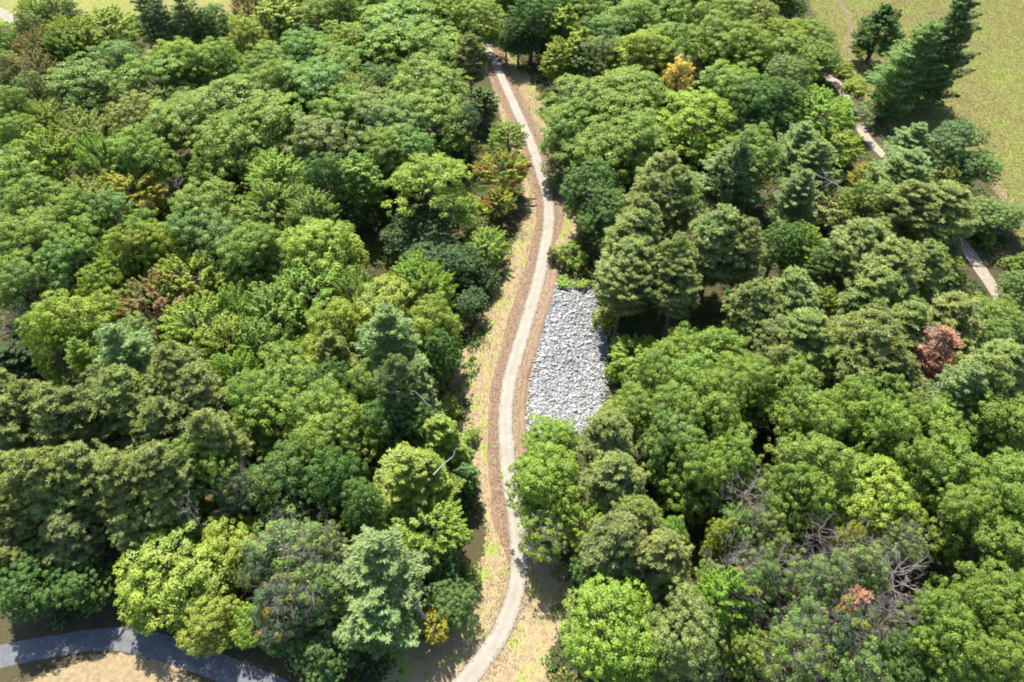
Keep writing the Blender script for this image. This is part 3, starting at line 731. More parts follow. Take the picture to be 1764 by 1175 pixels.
def place(kind, px, py, rpx, colkey, label, h=None, turn=0.0):
    """stand a tree so that the middle of its crown is where the photograph's line of sight through (px, py) meets it."""
    vs = KIND[kind]; rng = random.Random(int(px * 7 + py * 13 + rpx))
    v = vs[rng.randrange(len(vs))]
    H = h or HEIGHT[kind] * rng.uniform(.93, 1.07)
    sz = H / v['H']; d = ray(px, py); zb = 0.0
    for _ in range(6):
        zc = zb + v['C'] * sz
        t = (zc - CAM_H) / d[2]; x, y = d[0] * t, d[1] * t
        zb = ter1(x, y)
    R = (1.08 if kind in ('bush', 'widepine') else 1.3 if kind == 'oak' and py < 480 else 1.04 if kind == 'redpine' else 1.17) * rpx * t / F; s = R / v['R']
    root = bpy.data.objects.new(NAME[kind], None); COL.objects.link(root)
    root.empty_display_size = .5
    root.location = (x, y, zb); root.rotation_euler = (rng.gauss(0, .05), rng.gauss(0, .05), rng.uniform(0, 6.28) + turn)
    e = rng.uniform(.9, 1.1); root.scale = (s * e, s / e, sz)
    tag(root, label, 'bush' if kind == 'bush' else 'tree', GROUP[kind])
    for nm, me in v['parts']:
        o = bpy.data.objects.new(nm, me); COL.objects.link(o); o.parent = root
        if nm == 'crown':
            j = [rng.uniform(.94, 1.06) for _ in range(3)]
            if colkey in MAT:
                o.material_slots[0].link = 'OBJECT'; o.material_slots[0].material = MAT[colkey]
            elif kind != 'rust':
                c = COLOR[colkey]; o.color = (c[0] * j[0], c[1] * j[1], c[2] * j[2], 1)
    return root
# ------------------------------------------------------------------ the trees, far to near: kind, crown centre and half width on the photograph, colour, height, what it looks like
TREES = '''
maple 63 23 20 by 0 | bright green feathery-crowned tree just right of the top left corner
round 105 18 30 gg 0 | grey-green round-crowned tree just right of the top left corner
maple 128 62 35 yg 0 | yellow-green feathery-crowned tree just down and right of the top left corner
maple 187 52 48 yg 0 | yellow-green feathery-crowned tree just above the olive tree at upper left
whitepine 253 32 27 wd 20 | dark blue-green feathery pine just left of the top edge beside the far clearing
whitepine 289 50 30 wd 17 | dark blue-green feathery pine just above the olive tree at upper left
whitepine 327 36 30 wp 17 | pale blue-green feathery pine just down and left of the top edge beside the far clearing
round 367 38 33 dg 0 | dark green round-crowned tree just down and left of the top edge beside the far clearing
maple 428 25 22 ruddy 0 | reddish-tinged feathery-crowned tree just below the top edge beside the far clearing
oak 418 62 32 yg 0 | yellow-green broad-crowned tree just below the top edge beside the far clearing
round 43 53 25 gg 0 | grey-green round-crowned tree just down and right of the top left corner
maple 77 84 35 ruddy 0 | reddish-tinged feathery-crowned tree just down and right of the top left corner
maple 112 78 28 g 0 | mid green feathery-crowned tree just down and right of the top left corner
oak 12 78 35 g 0 | mid green broad-crowned tree just below the top left corner
round 18 122 30 gg 0 | grey-green round-crowned tree just below the top left corner
maple 63 126 28 br 0 | brownish feathery-crowned tree just down and right of the top left corner
oak 196 114 42 bg 0 | blue-green broad-crowned tree just up and left of the olive tree at upper left
oak 140 157 62 bg 0 | blue-green broad-crowned tree just above the greyish pink tree
oak 275 142 60 g 0 | mid green broad-crowned tree just up and right of the olive tree at upper left
oak 315 106 36 yg 0 | yellow-green broad-crowned tree just up and right of the olive tree at upper left
oak 368 108 40 g 0 | mid green broad-crowned tree just down and left of the top edge beside the far clearing
round 243 202 46 ol 13 | olive round-crowned tree at upper left among taller green crowns
round 57 162 30 gg 0 | grey-green round-crowned tree just up and left of the greyish pink tree
oak 10 192 36 g 0 | second mid green broad-crowned tree up and left of the greyish pink tree
maple 70 208 30 yg 0 | yellow-green feathery-crowned tree just left of the olive tree at upper left
maple 143 234 42 ol 0 | olive feathery-crowned tree just above the greyish pink tree
oak 16 243 32 g 0 | mid green broad-crowned tree just up and left of the greyish pink tree
oak 332 206 58 g 0 | mid green broad-crowned tree just right of the olive tree at upper left
oak 408 178 72 g 0 | second mid green broad-crowned tree right of the olive tree at upper left
maple 93 268 45 yg 0 | yellow-green feathery-crowned tree just up and left of the greyish pink tree
maple 180 278 28 by 0 | bright green feathery-crowned tree just up and right of the greyish pink tree
round 147 309 27 pk 12 | greyish pink feathery tree at upper left, close to the bright yellow one
oak 232 264 46 g 0 | mid green broad-crowned tree just below the olive tree at upper left
maple 225 332 42 yl 12 | bright yellow feathery tree in the upper left of the wood
oak 33 312 52 g 0 | mid green broad-crowned tree just left of the greyish pink tree
oak 72 348 48 g 0 | mid green broad-crowned tree just down and left of the greyish pink tree
maple 153 355 42 ol 0 | olive feathery-crowned tree just below the greyish pink tree
round 352 296 28 g 10 | mid green round-crowned tree just right of the bare trunks in the gap
snag 302 312 20 x 9 | bare pale trunks in a dark gap at upper left
oak 403 255 58 g 0 | mid green broad-crowned tree just up and right of the bare trunks in the gap
oak 205 378 42 bg 0 | blue-green broad-crowned tree just down and left of the bright yellow tree
oak 122 388 42 g 0 | mid green broad-crowned tree just below the greyish pink tree
oak 352 364 56 g 0 | mid green broad-crowned tree just down and right of the bare trunks in the gap
slim 478 34 38 yg 15 | yellow-green slender tree just down and right of the top edge beside the far clearing
oak 548 30 42 g 0 | mid green broad-crowned tree just up and left of the yellow-green dome far up the wood
oak 592 18 36 g 0 | mid green broad-crowned tree just above the yellow-green dome far up the wood
oak 700 48 78 g 0 | mid green broad-crowned tree just right of the yellow-green dome far up the wood
oak 705 84 62 g 0 | second mid green broad-crowned tree right of the yellow-green dome far up the wood
round 585 78 42 yg 0 | yellow-green dome far up the wood, left of the trail end
oak 522 92 46 bg 0 | blue-green broad-crowned tree just left of the yellow-green dome far up the wood
oak 462 117 46 g 0 | mid green broad-crowned tree just left of the yellow-green dome far up the wood
oak 585 122 54 g 0 | mid green broad-crowned tree just below the yellow-green dome far up the wood
oak 545 148 58 bg 0 | blue-green broad-crowned tree just down and left of the yellow-green dome far up the wood
oak 476 150 42 g 0 | mid green broad-crowned tree just down and left of the yellow-green dome far up the wood
round 762 18 36 yg 0 | yellow-green round-crowned tree just up and left of the far end of the trail
round 822 26 42 by 0 | bright green round-crowned tree just above the far end of the trail
round 872 68 16 by 9 | bright green round-crowned tree just up and right of the far end of the trail
redpine 808 98 30 gg 16 | grey-green tufted pine left of the far end of the trail
round 656 142 38 dg 0 | dark green round-crowned tree just down and right of the yellow-green dome far up the wood
oak 742 148 58 g 0 | mid green broad-crowned tree just left of the far end of the trail
maple 612 168 36 ol 0 | olive feathery-crowned tree just below the yellow-green dome far up the wood
oak 632 208 56 gg 0 | grey-green broad-crowned tree just below the yellow-green dome far up the wood
oak 585 193 46 g 0 | second mid green broad-crowned tree below the yellow-green dome far up the wood
oak 472 212 64 g 0 | mid green broad-crowned tree just left of the large sunlit tree by the trail
oak 740 204 62 g 0 | mid green broad-crowned tree just above the large sunlit tree by the trail
oak 690 228 50 bg 0 | blue-green broad-crowned tree just up and left of the large sunlit tree by the trail
oak 553 250 52 gg 0 | grey-green broad-crowned tree just left of the large sunlit tree by the trail
oak 672 264 44 g 0 | mid green broad-crowned tree just up and left of the large sunlit tree by the trail
round 716 268 40 bg 0 | blue-green round-crowned tree just up and left of the large sunlit tree by the trail
sparse 806 202 22 spotted 12 | thin half-bare tree with grey twigs and red leaves left of the upper trail
slim 834 178 22 dg 9 | dark green slender tree just below the far end of the trail
maple 876 236 28 by 8 | bright green feathery-crowned tree just above the yellow and red trailside tree
maple 866 292 36 autumn 9 | yellow and red turning tree against the left edge of the upper trail
maple 862 346 24 autumn 7 | small red-leaved tree just below the larger yellow and red tree by the trail
oak 746 325 64 yg 0 | large sunlit yellow-green tree left of the yellow and red tree by the trail
slim 618 312 36 g 14 | mid green slender tree just left of the large sunlit tree by the trail
oak 558 314 38 dg 0 | dark green broad-crowned tree just left of the large sunlit tree by the trail
maple 486 312 46 by 0 | bright green feathery-crowned tree just right of the bare trunks in the gap
maple 535 370 40 g 0 | mid green feathery-crowned tree just left of the large sunlit tree by the trail
maple 470 362 44 g 0 | mid green feathery-crowned tree just right of the bare trunks in the gap
round 915 30 40 dg 17 | dark green round-crowned tree just up and right of the far end of the trail
round 948 14 34 dg 17 | third dark green round-crowned tree down and right of the middle of the top edge
round 892 62 24 dk 12 | very dark round-crowned tree just up and right of the far end of the trail
slim 968 48 26 yg 15 | yellow-green slender tree just down and right of the middle of the top edge
slim 962 104 24 yg 13 | yellow-green slender tree just right of the far end of the trail
slim 1000 88 26 yg 14 | yellow-green slender tree just left of the orange-leaved tree
oak 1015 26 40 g 0 | mid green broad-crowned tree just down and right of the middle of the top edge
oak 1042 62 42 bg 0 | blue-green broad-crowned tree just down and right of the middle of the top edge
round 1030 99 35 gg 0 | grey-green round-crowned tree just left of the orange-leaved tree
oak 1088 36 46 g 0 | mid green broad-crowned tree just up and left of the orange-leaved tree
oak 1125 18 42 bg 0 | blue-green broad-crowned tree just up and left of the orange-leaved tree
oak 1178 26 46 g 0 | second mid green broad-crowned tree above the orange-leaved tree
oak 1102 92 50 yg 0 | yellow-green broad-crowned tree just up and left of the orange-leaved tree
oak 1157 80 46 g 0 | mid green broad-crowned tree just above the orange-leaved tree
sparse 1175 131 26 orange 15.6 | orange-leaved tree alone among the green crowns at upper right
oak 1258 40 46 g 0 | mid green broad-crowned tree just down and left of the top edge beside the meadow
oak 1230 72 46 g 0 | mid green broad-crowned tree just up and right of the orange-leaved tree
oak 1284 82 46 g 0 | second mid green broad-crowned tree up and right of the orange-leaved tree
round 1302 22 40 ol 0 | olive round-crowned tree just down and left of the top edge beside the meadow
oak 1262 152 50 g 0 | mid green broad-crowned tree just right of the orange-leaved tree
oak 1292 190 42 dg 0 | dark green broad-crowned tree just right of the yellow-green tree below the orange one
oak 1000 178 56 g 0 | mid green broad-crowned tree just down and right of the far end of the trail
oak 1082 158 60 g 0 | mid green broad-crowned tree just left of the orange-leaved tree
oak 1075 210 66 g 0 | mid green broad-crowned tree just left of the yellow-green tree below the orange one
oak 992 226 50 g 0 | mid green broad-crowned tree just up and right of the yellow and red trailside tree
oak 1188 208 66 yg 0 | large yellow-green tree just below the orange-leaved tree
oak 1042 268 60 g 0 | mid green broad-crowned tree just right of the yellow and red trailside tree
oak 972 278 30 gg 9 | grey-green broad-crowned tree just right of the yellow and red trailside tree
oak 1100 250 52 g 0 | mid green broad-crowned tree just down and left of the yellow-green tree below the orange one
round 1022 328 48 dg 0 | dark green round-crowned tree just right of the yellow and red trailside tree
round 1046 374 42 dg 0 | dark green round-crowned tree just down and right of the yellow and red trailside tree
redpine 1135 312 44 rp 0 | olive-green tufted pine just left of the dark spire-topped tree
redpine 1118 354 44 rp 0 | second olive-green tufted pine left of the dark spire-topped tree
redpine 1182 338 40 rp 0 | olive-green tufted pine just down and left of the dark spire-topped tree
slim 1248 306 24 wd 19 | dark blue-green spire-topped tree in front of a paler pine at upper right
whitepine 1252 312 56 wp 15 | pale blue-green feathery pine just down and right of the dark spire-topped tree
oak 1282 268 46 g 0 | mid green broad-crowned tree just up and right of the dark spire-topped tree
redpine 1092 388 40 rp 0 | olive-green tufted pine just down and right of the yellow and red trailside tree
round 1390 57 40 g 10 | mid green round-crowned tree just down and right of the top edge beside the meadow
round 1343 60 40 yg 12 | yellow-green round-crowned tree just below the top edge beside the meadow
round 1413 96 32 g 9 | mid green round-crowned tree just left of the dark column-shaped meadow tree
oak 1363 98 44 g 0 | mid green broad-crowned tree just below the top edge beside the meadow
round 1368 6 22 dg 9 | dark green round-crowned tree just down and right of the top edge beside the meadow
cypress 1513 56 30 dg 14 | dense dark column-shaped tree standing alone on the meadow by the worn track
widepine 1560 128 64 wp 21 | tall sunlit pine with level boughs at the edge of the right-hand meadow
widepine 1630 100 56 wd 26 | taller dark pine rising behind the sunlit pine at the meadow edge
sparse 1476 196 25 gg 7 | thin grey-green tree leaning over the sandy path at upper right
maple 1412 190 44 by 11 | bright green feathery-crowned tree just left of the thin tree over the sandy path
round 1350 172 40 dg 0 | dark green round-crowned tree just left of the thin tree over the sandy path
round 1362 132 35 gg 0 | grey-green round-crowned tree just up and left of the thin tree over the sandy path
maple 1440 248 36 yg 8 | yellow-green feathery-crowned tree just down and left of the thin tree over the sandy path
whitepine 1376 258 44 wp 15 | pale blue-green feathery pine just down and left of the thin tree over the sandy path
whitepine 1392 304 46 wp 15 | pale blue-green feathery pine just left of the small yellow sapling
whitepine 1368 352 44 wp 15 | pale blue-green feathery pine just down and left of the small yellow sapling
whitepine 1570 256 42 wp 13 | pale blue-green feathery pine just up and right of the small yellow sapling
whitepine 1552 302 56 wp 13 | pale blue-green feathery pine just right of the small yellow sapling
round 1655 250 48 wd 14 | dark blue-green round-crowned tree just down and right of the tall sunlit meadow pine
round 1680 290 36 bg 10 | blue-green round-crowned tree just up and left of the low round tree by the sandy path
round 1620 302 24 ol 9 | olive round-crowned tree just up and left of the low round tree by the sandy path
maple 1485 302 21 yl 7 | small yellow sapling beside the feathery pines near the sandy path
bush 1472 146 20 yg 0 | yellow-green bush just above the thin tree over the sandy path
bush 1452 120 15 yg 0 | yellow-green bush just down and left of the dark column-shaped meadow tree
maple 1442 358 40 ol 9 | olive feathery-crowned tree just down and left of the small yellow sapling
round 1485 352 36 g 0 | mid green round-crowned tree just below the small yellow sapling
redpine 1560 372 50 rp 17 | olive-green tufted pine just down and right of the small yellow sapling
redpine 1618 350 55 rp 16 | olive-green tufted pine just up and left of the gap showing the sandy path
round 1682 368 38 gg 8 | grey-green round-crowned tree just left of the low round tree by the sandy path
round 1726 366 36 bg 6 | low round blue-green tree beside the sandy path at the right edge of the wood
oak 33 427 52 g 0 | second mid green broad-crowned tree above the bare tree at middle left
oak 95 413 50 g 0 | mid green broad-crowned tree just up and right of the bare tree at middle left
oak 152 427 46 g 0 | mid green broad-crowned tree just above the yellow-green tree at middle left
oak 126 465 46 bg 0 | blue-green broad-crowned tree just above the yellow-green tree at middle left
oak 20 482 46 g 0 | mid green broad-crowned tree just above the bare tree at middle left
oak 56 508 46 bg 0 | blue-green broad-crowned tree just up and right of the bare tree at middle left
maple 197 458 26 yg 0 | yellow-green feathery-crowned tree just up and left of the reddish-tinged broad tree
oak 232 437 40 yg 0 | yellow-green broad-crowned tree just above the reddish-tinged broad tree
oak 252 410 36 g 0 | mid green broad-crowned tree just below the bright yellow tree
oak 294 434 36 yg 0 | yellow-green broad-crowned tree just below the bare trunks in the gap
oak 336 412 50 bg 0 | blue-green broad-crowned tree just below the bare trunks in the gap
oak 382 422 46 bg 0 | blue-green broad-crowned tree just down and right of the bare trunks in the gap
oak 415 452 52 g 0 | mid green broad-crowned tree just up and right of the reddish-tinged broad tree
maple 327 489 46 yg 0 | yellow-green feathery-crowned tree just up and right of the reddish-tinged broad tree
round 187 500 36 yg 0 | yellow-green round-crowned tree just up and right of the yellow-green tree at middle left
round 141 509 25 yg 12 | yellow-green round-crowned tree just above the yellow-green tree at middle left
oak 128 556 62 yg 0 | large yellow-green broad-crowned tree at middle left, next to the reddish-tinged tree
oak 176 562 50 yg 0 | yellow-green broad-crowned tree just right of the yellow-green tree at middle left
oak 91 597 36 yg 0 | yellow-green broad-crowned tree just down and left of the yellow-green tree at middle left
maple 267 534 55 ruddy 0 | broad reddish-tinged tree at middle left above the pale pine
maple 340 562 50 yg 0 | yellow-green feathery-crowned tree just right of the reddish-tinged broad tree
maple 394 546 32 by 0 | bright green feathery-crowned tree just right of the reddish-tinged broad tree
round 230 592 46 gg 15 | grey-green round-crowned tree just up and left of the pale pine at middle left
whitepine 252 622 56 wp 19 | pale blue-green pine at middle left beside a grey-green crown
whitepine 158 636 32 by 13 | bright green feathery pine just below the yellow-green tree at middle left
sparse 190 662 42 gg 13 | grey-green thin twiggy tree just down and left of the pale pine at middle left
dead 18 556 30 x 12 | bare grey tree at the left edge of the photo at mid height
redpine 26 612 34 dk 8 | very dark tufted pine just down and right of the middle of the left edge
redpine 80 694 42 rp 0 | olive-green tufted pine just down and right of the middle of the left edge
redpine 30 698 42 rp 0 | olive-green tufted pine just below the middle of the left edge
redpine 33 748 54 rp 0 | second olive-green tufted pine below the middle of the left edge
redpine 97 738 50 rp 0 | second olive-green tufted pine down and right of the middle of the left edge
redpine 156 738 50 pd 0 | dark olive tufted pine just down and left of the pale pine at middle left
redpine 217 710 54 rp 0 | olive-green tufted pine just below the pale pine at middle left
redpine 278 727 50 pd 0 | dark olive tufted pine just below the pale pine at middle left
redpine 318 655 50 rp 0 | olive-green tufted pine just down and right of the pale pine at middle left
redpine 352 683 50 rp 0 | second olive-green tufted pine down and right of the pale pine at middle left
redpine 364 732 46 rp 0 | olive-green tufted pine just above the bare pale snag
maple 394 607 46 yg 0 | yellow-green feathery-crowned tree just right of the pale pine at middle left
maple 401 652 36 by 0 | bright green feathery-crowned tree just right of the pale pine at middle left
oak 432 702 52 g 0 | mid green broad-crowned tree just down and right of the pale pine at middle left
oak 460 437 46 g 0 | mid green broad-crowned tree just left of the bright sapling at the left verge
oak 550 424 60 yg 0 | yellow-green broad-crowned tree just down and left of the large sunlit tree by the trail
maple 530 502 50 by 0 | bright green feathery-crowned tree just down and left of the large sunlit tree by the trail
maple 470 552 50 g 0 | mid green feathery-crowned tree just right of the reddish-tinged broad tree
maple 462 602 46 g 0 | mid green feathery-crowned tree just right of the pale pine at middle left
maple 618 507 30 g 0 | mid green feathery-crowned tree just down and left of the large sunlit tree by the trail
maple 698 482 38 by 0 | bright green feathery-crowned tree just above the tall pale pine by the straw bank
maple 732 508 36 by 0 | bright green feathery-crowned tree just down and left of the bright sapling at the left verge
oak 655 542 70 yg 0 | yellow-green broad-crowned tree just above the tall pale pine by the straw bank
oak 580 582 55 yg 0 | yellow-green broad-crowned tree just left of the tall pale pine by the straw bank
oak 736 562 46 yg 0 | yellow-green broad-crowned tree just up and right of the tall pale pine by the straw bank
round 775 574 22 yg 12 | yellow-green round-crowned tree just up and right of the tall pale pine by the straw bank
whitepine 678 620 66 wp 21 | tall pale blue-green pine left of the straw-coloured bank opposite the riprap
hemlock 582 630 40 ol 0 | olive hemlock just left of the tall pale pine by the straw bank
round 755 612 36 dg 0 | dark green round-crowned tree just right of the tall pale pine by the straw bank
oak 628 678 46 g 0 | second mid green broad-crowned tree up and left of the larger trailside hemlock
redpine 692 668 40 pd 0 | dark olive tufted pine just below the tall pale pine by the straw bank
hemlock 712 690 48 pd 0 | dark olive hemlock just down and right of the tall pale pine by the straw bank
oak 486 670 64 g 0 | mid green broad-crowned tree just left of the tall pale pine by the straw bank
oak 546 732 60 g 0 | third mid green broad-crowned tree up and left of the larger trailside hemlock
oak 480 718 60 g 0 | third mid green broad-crowned tree up and right of the bare pale snag
oak 600 757 52 g 0 | mid green broad-crowned tree just up and left of the larger trailside hemlock
round 570 677 42 dg 0 | dark green round-crowned tree just up and left of the larger trailside hemlock
round 662 717 46 dg 0 | dark green round-crowned tree just below the tall pale pine by the straw bank
round 702 732 44 dg 0 | dark green round-crowned tree just above the larger trailside hemlock
bush 762 697 28 yg 4 | yellow-green bush just down and right of the tall pale pine by the straw bank
hemlock 758 768 46 yg 12 | yellow-green hemlock just up and right of the larger trailside hemlock
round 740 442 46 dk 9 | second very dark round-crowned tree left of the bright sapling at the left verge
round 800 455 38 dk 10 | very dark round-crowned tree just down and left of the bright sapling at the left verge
maple 836 422 32 by 8 | bright green sapling at the left verge below the yellow and red tree
bush 810 752 14 g 2 | tiny green bush alone on the grassy bank left of the trail
redpine 1090 410 46 rp 0 | second olive-green tufted pine down and right of the yellow and red trailside tree
redpine 1082 452 56 rp 17 | second olive-green tufted pine up and right of the riprap slope
redpine 1072 492 50 rp 16 | olive-green tufted pine just up and right of the riprap slope
redpine 1158 447 36 rp 0 | second olive-green tufted pine down and left of the dark spire-topped tree
redpine 1165 489 40 rp 0 | third olive-green tufted pine up and right of the riprap slope
redpine 1236 412 54 rp 0 | olive-green tufted pine just below the dark spire-topped tree
redpine 1284 436 42 rp 0 | olive-green tufted pine just up and left of the yellow-green sapling among pines
bush 1040 545 22 yg 4 | yellow-green bush just up and right of the riprap slope
maple 1095 612 38 yg 7 | low yellow-green feathery tree at the right edge of the riprap slope
bush 985 442 25 g 4 | mid green bush just right of the bright sapling at the left verge
bush 953 440 11 br 3 | tiny purple-brown bush right beside the trail above the riprap slope
bush 970 486 13 by 1.2 | low bright green bush at the top edge of the riprap, beside the trail
bush 998 490 13 by 1.2 | low bright green bush at the top edge of the riprap, away from the trail
bush 1188 574 17 g 5 | mid green bush just below the dark spire-topped tree
bush 1218 582 17 g 5 | mid green bush just left of the yellow-green sapling among pines
oak 1172 612 50 g 0 | mid green broad-crowned tree just left of the yellow-green sapling among pines
oak 1236 622 55 g 0 | second mid green broad-crowned tree down and left of the yellow-green sapling among pines
oak 1128 648 46 g 0 | mid green broad-crowned tree just right of the riprap slope
oak 1184 670 60 g 0 | third mid green broad-crowned tree right of the riprap slope
oak 1234 678 50 g 0 | mid green broad-crowned tree just above the bare tree above the dark gap
oak 1290 662 50 g 0 | mid green broad-crowned tree just down and left of the yellow-green sapling among pines
oak 1090 708 50 g 0 | mid green broad-crowned tree just down and right of the riprap slope
oak 1143 715 52 g 0 | second mid green broad-crowned tree down and right of the riprap slope
oak 1216 727 52 g 0 | third mid green broad-crowned tree up and left of the bare tree above the dark gap
oak 1160 755 50 bg 0 | blue-green broad-crowned tree just up and left of the bare tree above the dark gap
redpine 1040 748 46 rp 16 | olive-green tufted pine just up and right of the tree overhanging the trail
round 952 762 46 by 12 | bright green round-crowned tree just above the tree overhanging the trail
redpine 1312 542 46 rp 0 | second olive-green tufted pine left of the yellow-green sapling among pines
maple 1380 430 40 by 11 | bright green feathery-crowned tree just above the yellow-green sapling among pines
round 1343 414 36 dg 0 | dark green round-crowned tree just up and left of the yellow-green sapling among pines
redpine 1483 424 55 rp 0 | olive-green tufted pine just up and right of the yellow-green sapling among pines
redpine 1530 470 58 rp 0 | second olive-green tufted pine up and right of the yellow-green sapling among pines
redpine 1580 458 48 rp 16 | olive-green tufted pine just left of the gap showing the sandy path
round 1436 472 40 dg 13 | dark green round-crowned tree just up and right of the yellow-green sapling among pines
redpine 1510 503 54 rp 0 | olive-green tufted pine just right of the yellow-green sapling among pines
redpine 1640 548 50 rp 15 | olive-green tufted pine just up and right of the large rust-red pine
sparse 1642 425 18 gg 7 | grey-green thin twiggy tree just left of the gap showing the sandy path
round 1640 482 20 g 7 | mid green round-crowned tree just below the gap showing the sandy path
round 1758 492 34 bg 9 | blue-green round-crowned tree just above the middle of the right edge
round 1720 548 42 g 9 | mid green round-crowned tree just up and left of the middle of the right edge
round 1705 586 36 bg 0 | blue-green round-crowned tree just left of the middle of the right edge
redpine 1358 532 54 rp 0 | olive-green tufted pine just left of the yellow-green sapling among pines
redpine 1386 582 55 rp 0 | olive-green tufted pine just down and left of the yellow-green sapling among pines
redpine 1475 577 55 rp 0 | olive-green tufted pine just down and right of the yellow-green sapling among pines
redpine 1550 567 50 rp 0 | olive-green tufted pine just up and left of the large rust-red pine
redpine 1505 622 55 rp 0 | olive-green tufted pine just left of the large rust-red pine
redpine 1532 655 42 pd 16 | dark olive tufted pine just down and left of the large rust-red pine
maple 1413 525 26 yg 9 | yellow-green feathery-crowned tree just below the yellow-green sapling among pines
rust 1600 616 42 rust 17 | large rust-red dead pine between green pines on the right side
maple 1655 627 28 yl 9 | small yellow sapling at the right foot of the large rust-red pine
redpine 1735 642 55 rp 0 | olive-green tufted pine just down and left of the middle of the right edge
redpine 1700 667 46 rp 0 | olive-green tufted pine just down and right of the yellow sapling by the rust-red pine
oak 1343 612 50 gg 0 | grey-green broad-crowned tree just down and left of the yellow-green sapling among pines
oak 1415 637 60 g 0 | mid green broad-crowned tree just below the yellow-green sapling among pines
oak 1366 670 50 g 0 | second mid green broad-crowned tree below the yellow-green sapling among pines
oak 1463 664 50 gg 0 | grey-green broad-crowned tree just left of the large rust-red pine
oak 1510 687 46 g 0 | mid green broad-crowned tree just left of the yellow sapling by the rust-red pine
whitepine 1630 700 58 wp 18 | pale blue-green feathery pine just below the yellow sapling by the rust-red pine
oak 1400 717 55 g 0 | mid green broad-crowned tree just up and left of the yellow-green dome
oak 1463 717 50 g 0 | second mid green broad-crowned tree above the yellow-green dome
oak 1510 742 50 g 0 | mid green broad-crowned tree just above the yellow-green dome
oak 1556 714 42 g 0 | mid green broad-crowned tree just down and left of the large rust-red pine
oak 1606 750 55 g 0 | mid green broad-crowned tree just below the large rust-red pine
oak 1673 727 55 g 0 | mid green broad-crowned tree just below the yellow sapling by the rust-red pine
oak 1732 727 50 g 0 | mid green broad-crowned tree just down and right of the yellow sapling by the rust-red pine
redpine 20 818 46 rp 0 | third olive-green tufted pine below the middle of the left edge
redpine 67 828 55 rp 0 | fourth olive-green tufted pine below the middle of the left edge
redpine 100 868 56 rp 16 | fourth olive-green tufted pine left of the bare pale snag
redpine 157 818 55 rp 0 | third olive-green tufted pine left of the bare pale snag
redpine 208 812 50 rp 0 | third olive-green tufted pine up and left of the bare pale snag
redpine 273 812 50 rp 0 | second olive-green tufted pine up and left of the bare pale snag
redpine 213 865 46 rp 14 | second olive-green tufted pine left of the bare pale snag
redpine 280 858 46 rp 14 | olive-green tufted pine just up and left of the bare pale snag
redpine 232 905 40 rp 12 | olive-green tufted pine just up and left of the broad yellow-green roadside tree
redpine 113 918 48 pd 13 | dark olive tufted pine just left of the broad yellow-green roadside tree
redpine 13 902 42 rp 14 | second olive-green tufted pine above the bottom left corner
redpine 13 972 34 rp 11 | olive-green tufted pine just above the bottom left corner
round 63 968 46 bg 9 | blue-green round-crowned tree just above the bottom left corner
round 50 1005 50 dg 10 | dark green round-crowned tree just above the bottom left corner
round 142 995 46 dg 9 | dark green round-crowned tree just left of the broad yellow-green roadside tree
oak 312 968 92 yg 10 | broad yellow-green tree with the widest crown, just above the bottom-left road
oak 392 945 58 yg 9.5 | yellow-green broad-crowned tree just right of the broad yellow-green roadside tree
oak 255 1025 46 yg 8.5 | yellow-green broad-crowned tree just down and left of the broad yellow-green roadside tree
oak 352 1070 46 yg 8 | yellow-green broad-crowned tree just below the broad yellow-green roadside tree
snag 332 884 22 x 14 | bare pale snag sticking up above the broad yellow-green tree
sparse 408 850 42 spotted 0 | yellow-spotted thin twiggy tree just up and right of the bare pale snag
oak 350 800 46 g 0 | mid green broad-crowned tree just above the bare pale snag
oak 394 805 42 g 0 | mid green broad-crowned tree just up and right of the bare pale snag
round 432 1082 30 by 6 | bright green round-crowned tree just down and right of the broad yellow-green roadside tree
oak 508 828 66 dg 0 | dark green broad-crowned tree just right of the bare pale snag
oak 550 802 46 g 0 | mid green broad-crowned tree just left of the larger trailside hemlock
oak 586 834 50 dg 0 | dark green broad-crowned tree just up and left of the yellow-green tree below the hemlocks
oak 616 872 42 dg 0 | dark green broad-crowned tree just left of the larger trailside hemlock
sparse 500 942 66 bg 0 | blue-green thin twiggy tree just right of the bare pale snag
sparse 552 942 42 gg 0 | grey-green thin twiggy tree just up and left of the shaggy pale pine
sparse 486 1032 52 spotted 0 | yellow-spotted thin twiggy tree just left of the shaggy pale pine
sparse 540 1017 50 bg 0 | blue-green thin twiggy tree just left of the shaggy pale pine
round 502 1077 46 dg 8 | dark green round-crowned tree just down and right of the broad yellow-green roadside tree
round 558 1112 50 dg 7 | dark green round-crowned tree just down and left of the shaggy pale pine
sparse 455 972 32 spotted 0 | yellow-spotted thin twiggy tree just right of the broad yellow-green roadside tree
whitepine 655 988 72 wp 17 | pale blue-green pine with shaggy boughs left of the lowest trail bend
whitepine 660 1068 70 wp 13 | lower boughs of a pale pine below the shaggy pine at the lowest trail bend
hemlock 700 838 64 yg 15 | larger yellow-green hemlock with drooping boughs left of the trail
hemlock 742 830 52 yg 14 | yellow-green hemlock just right of the larger trailside hemlock
maple 736 902 50 yg 10 | yellow-green feathery tree just below the hemlocks left of the trail
slim 800 818 22 dg 7 | dark green slender tree just right of the larger trailside hemlock
round 757 947 40 dg 8 | dark green round-crowned tree just down and right of the yellow-green tree below the hemlocks
bush 788 988 34 ol 4 | olive bush just up and right of the small yellow trailside tree
round 775 1032 40 dg 6 | dark green round-crowned tree just up and right of the small yellow trailside tree
maple 747 1077 22 yl 6 | small yellow tree at the foot of the leaning trunk by the lowest trail bend
bush 591 1075 15 yl 6 | yellow bush just down and left of the shaggy pale pine
oak 958 828 60 by 14 | bright green leaning tree whose twigs overhang the trail below the riprap slope
sparse 926 916 42 by 10 | bright green thin twiggy tree just below the tree overhanging the trail
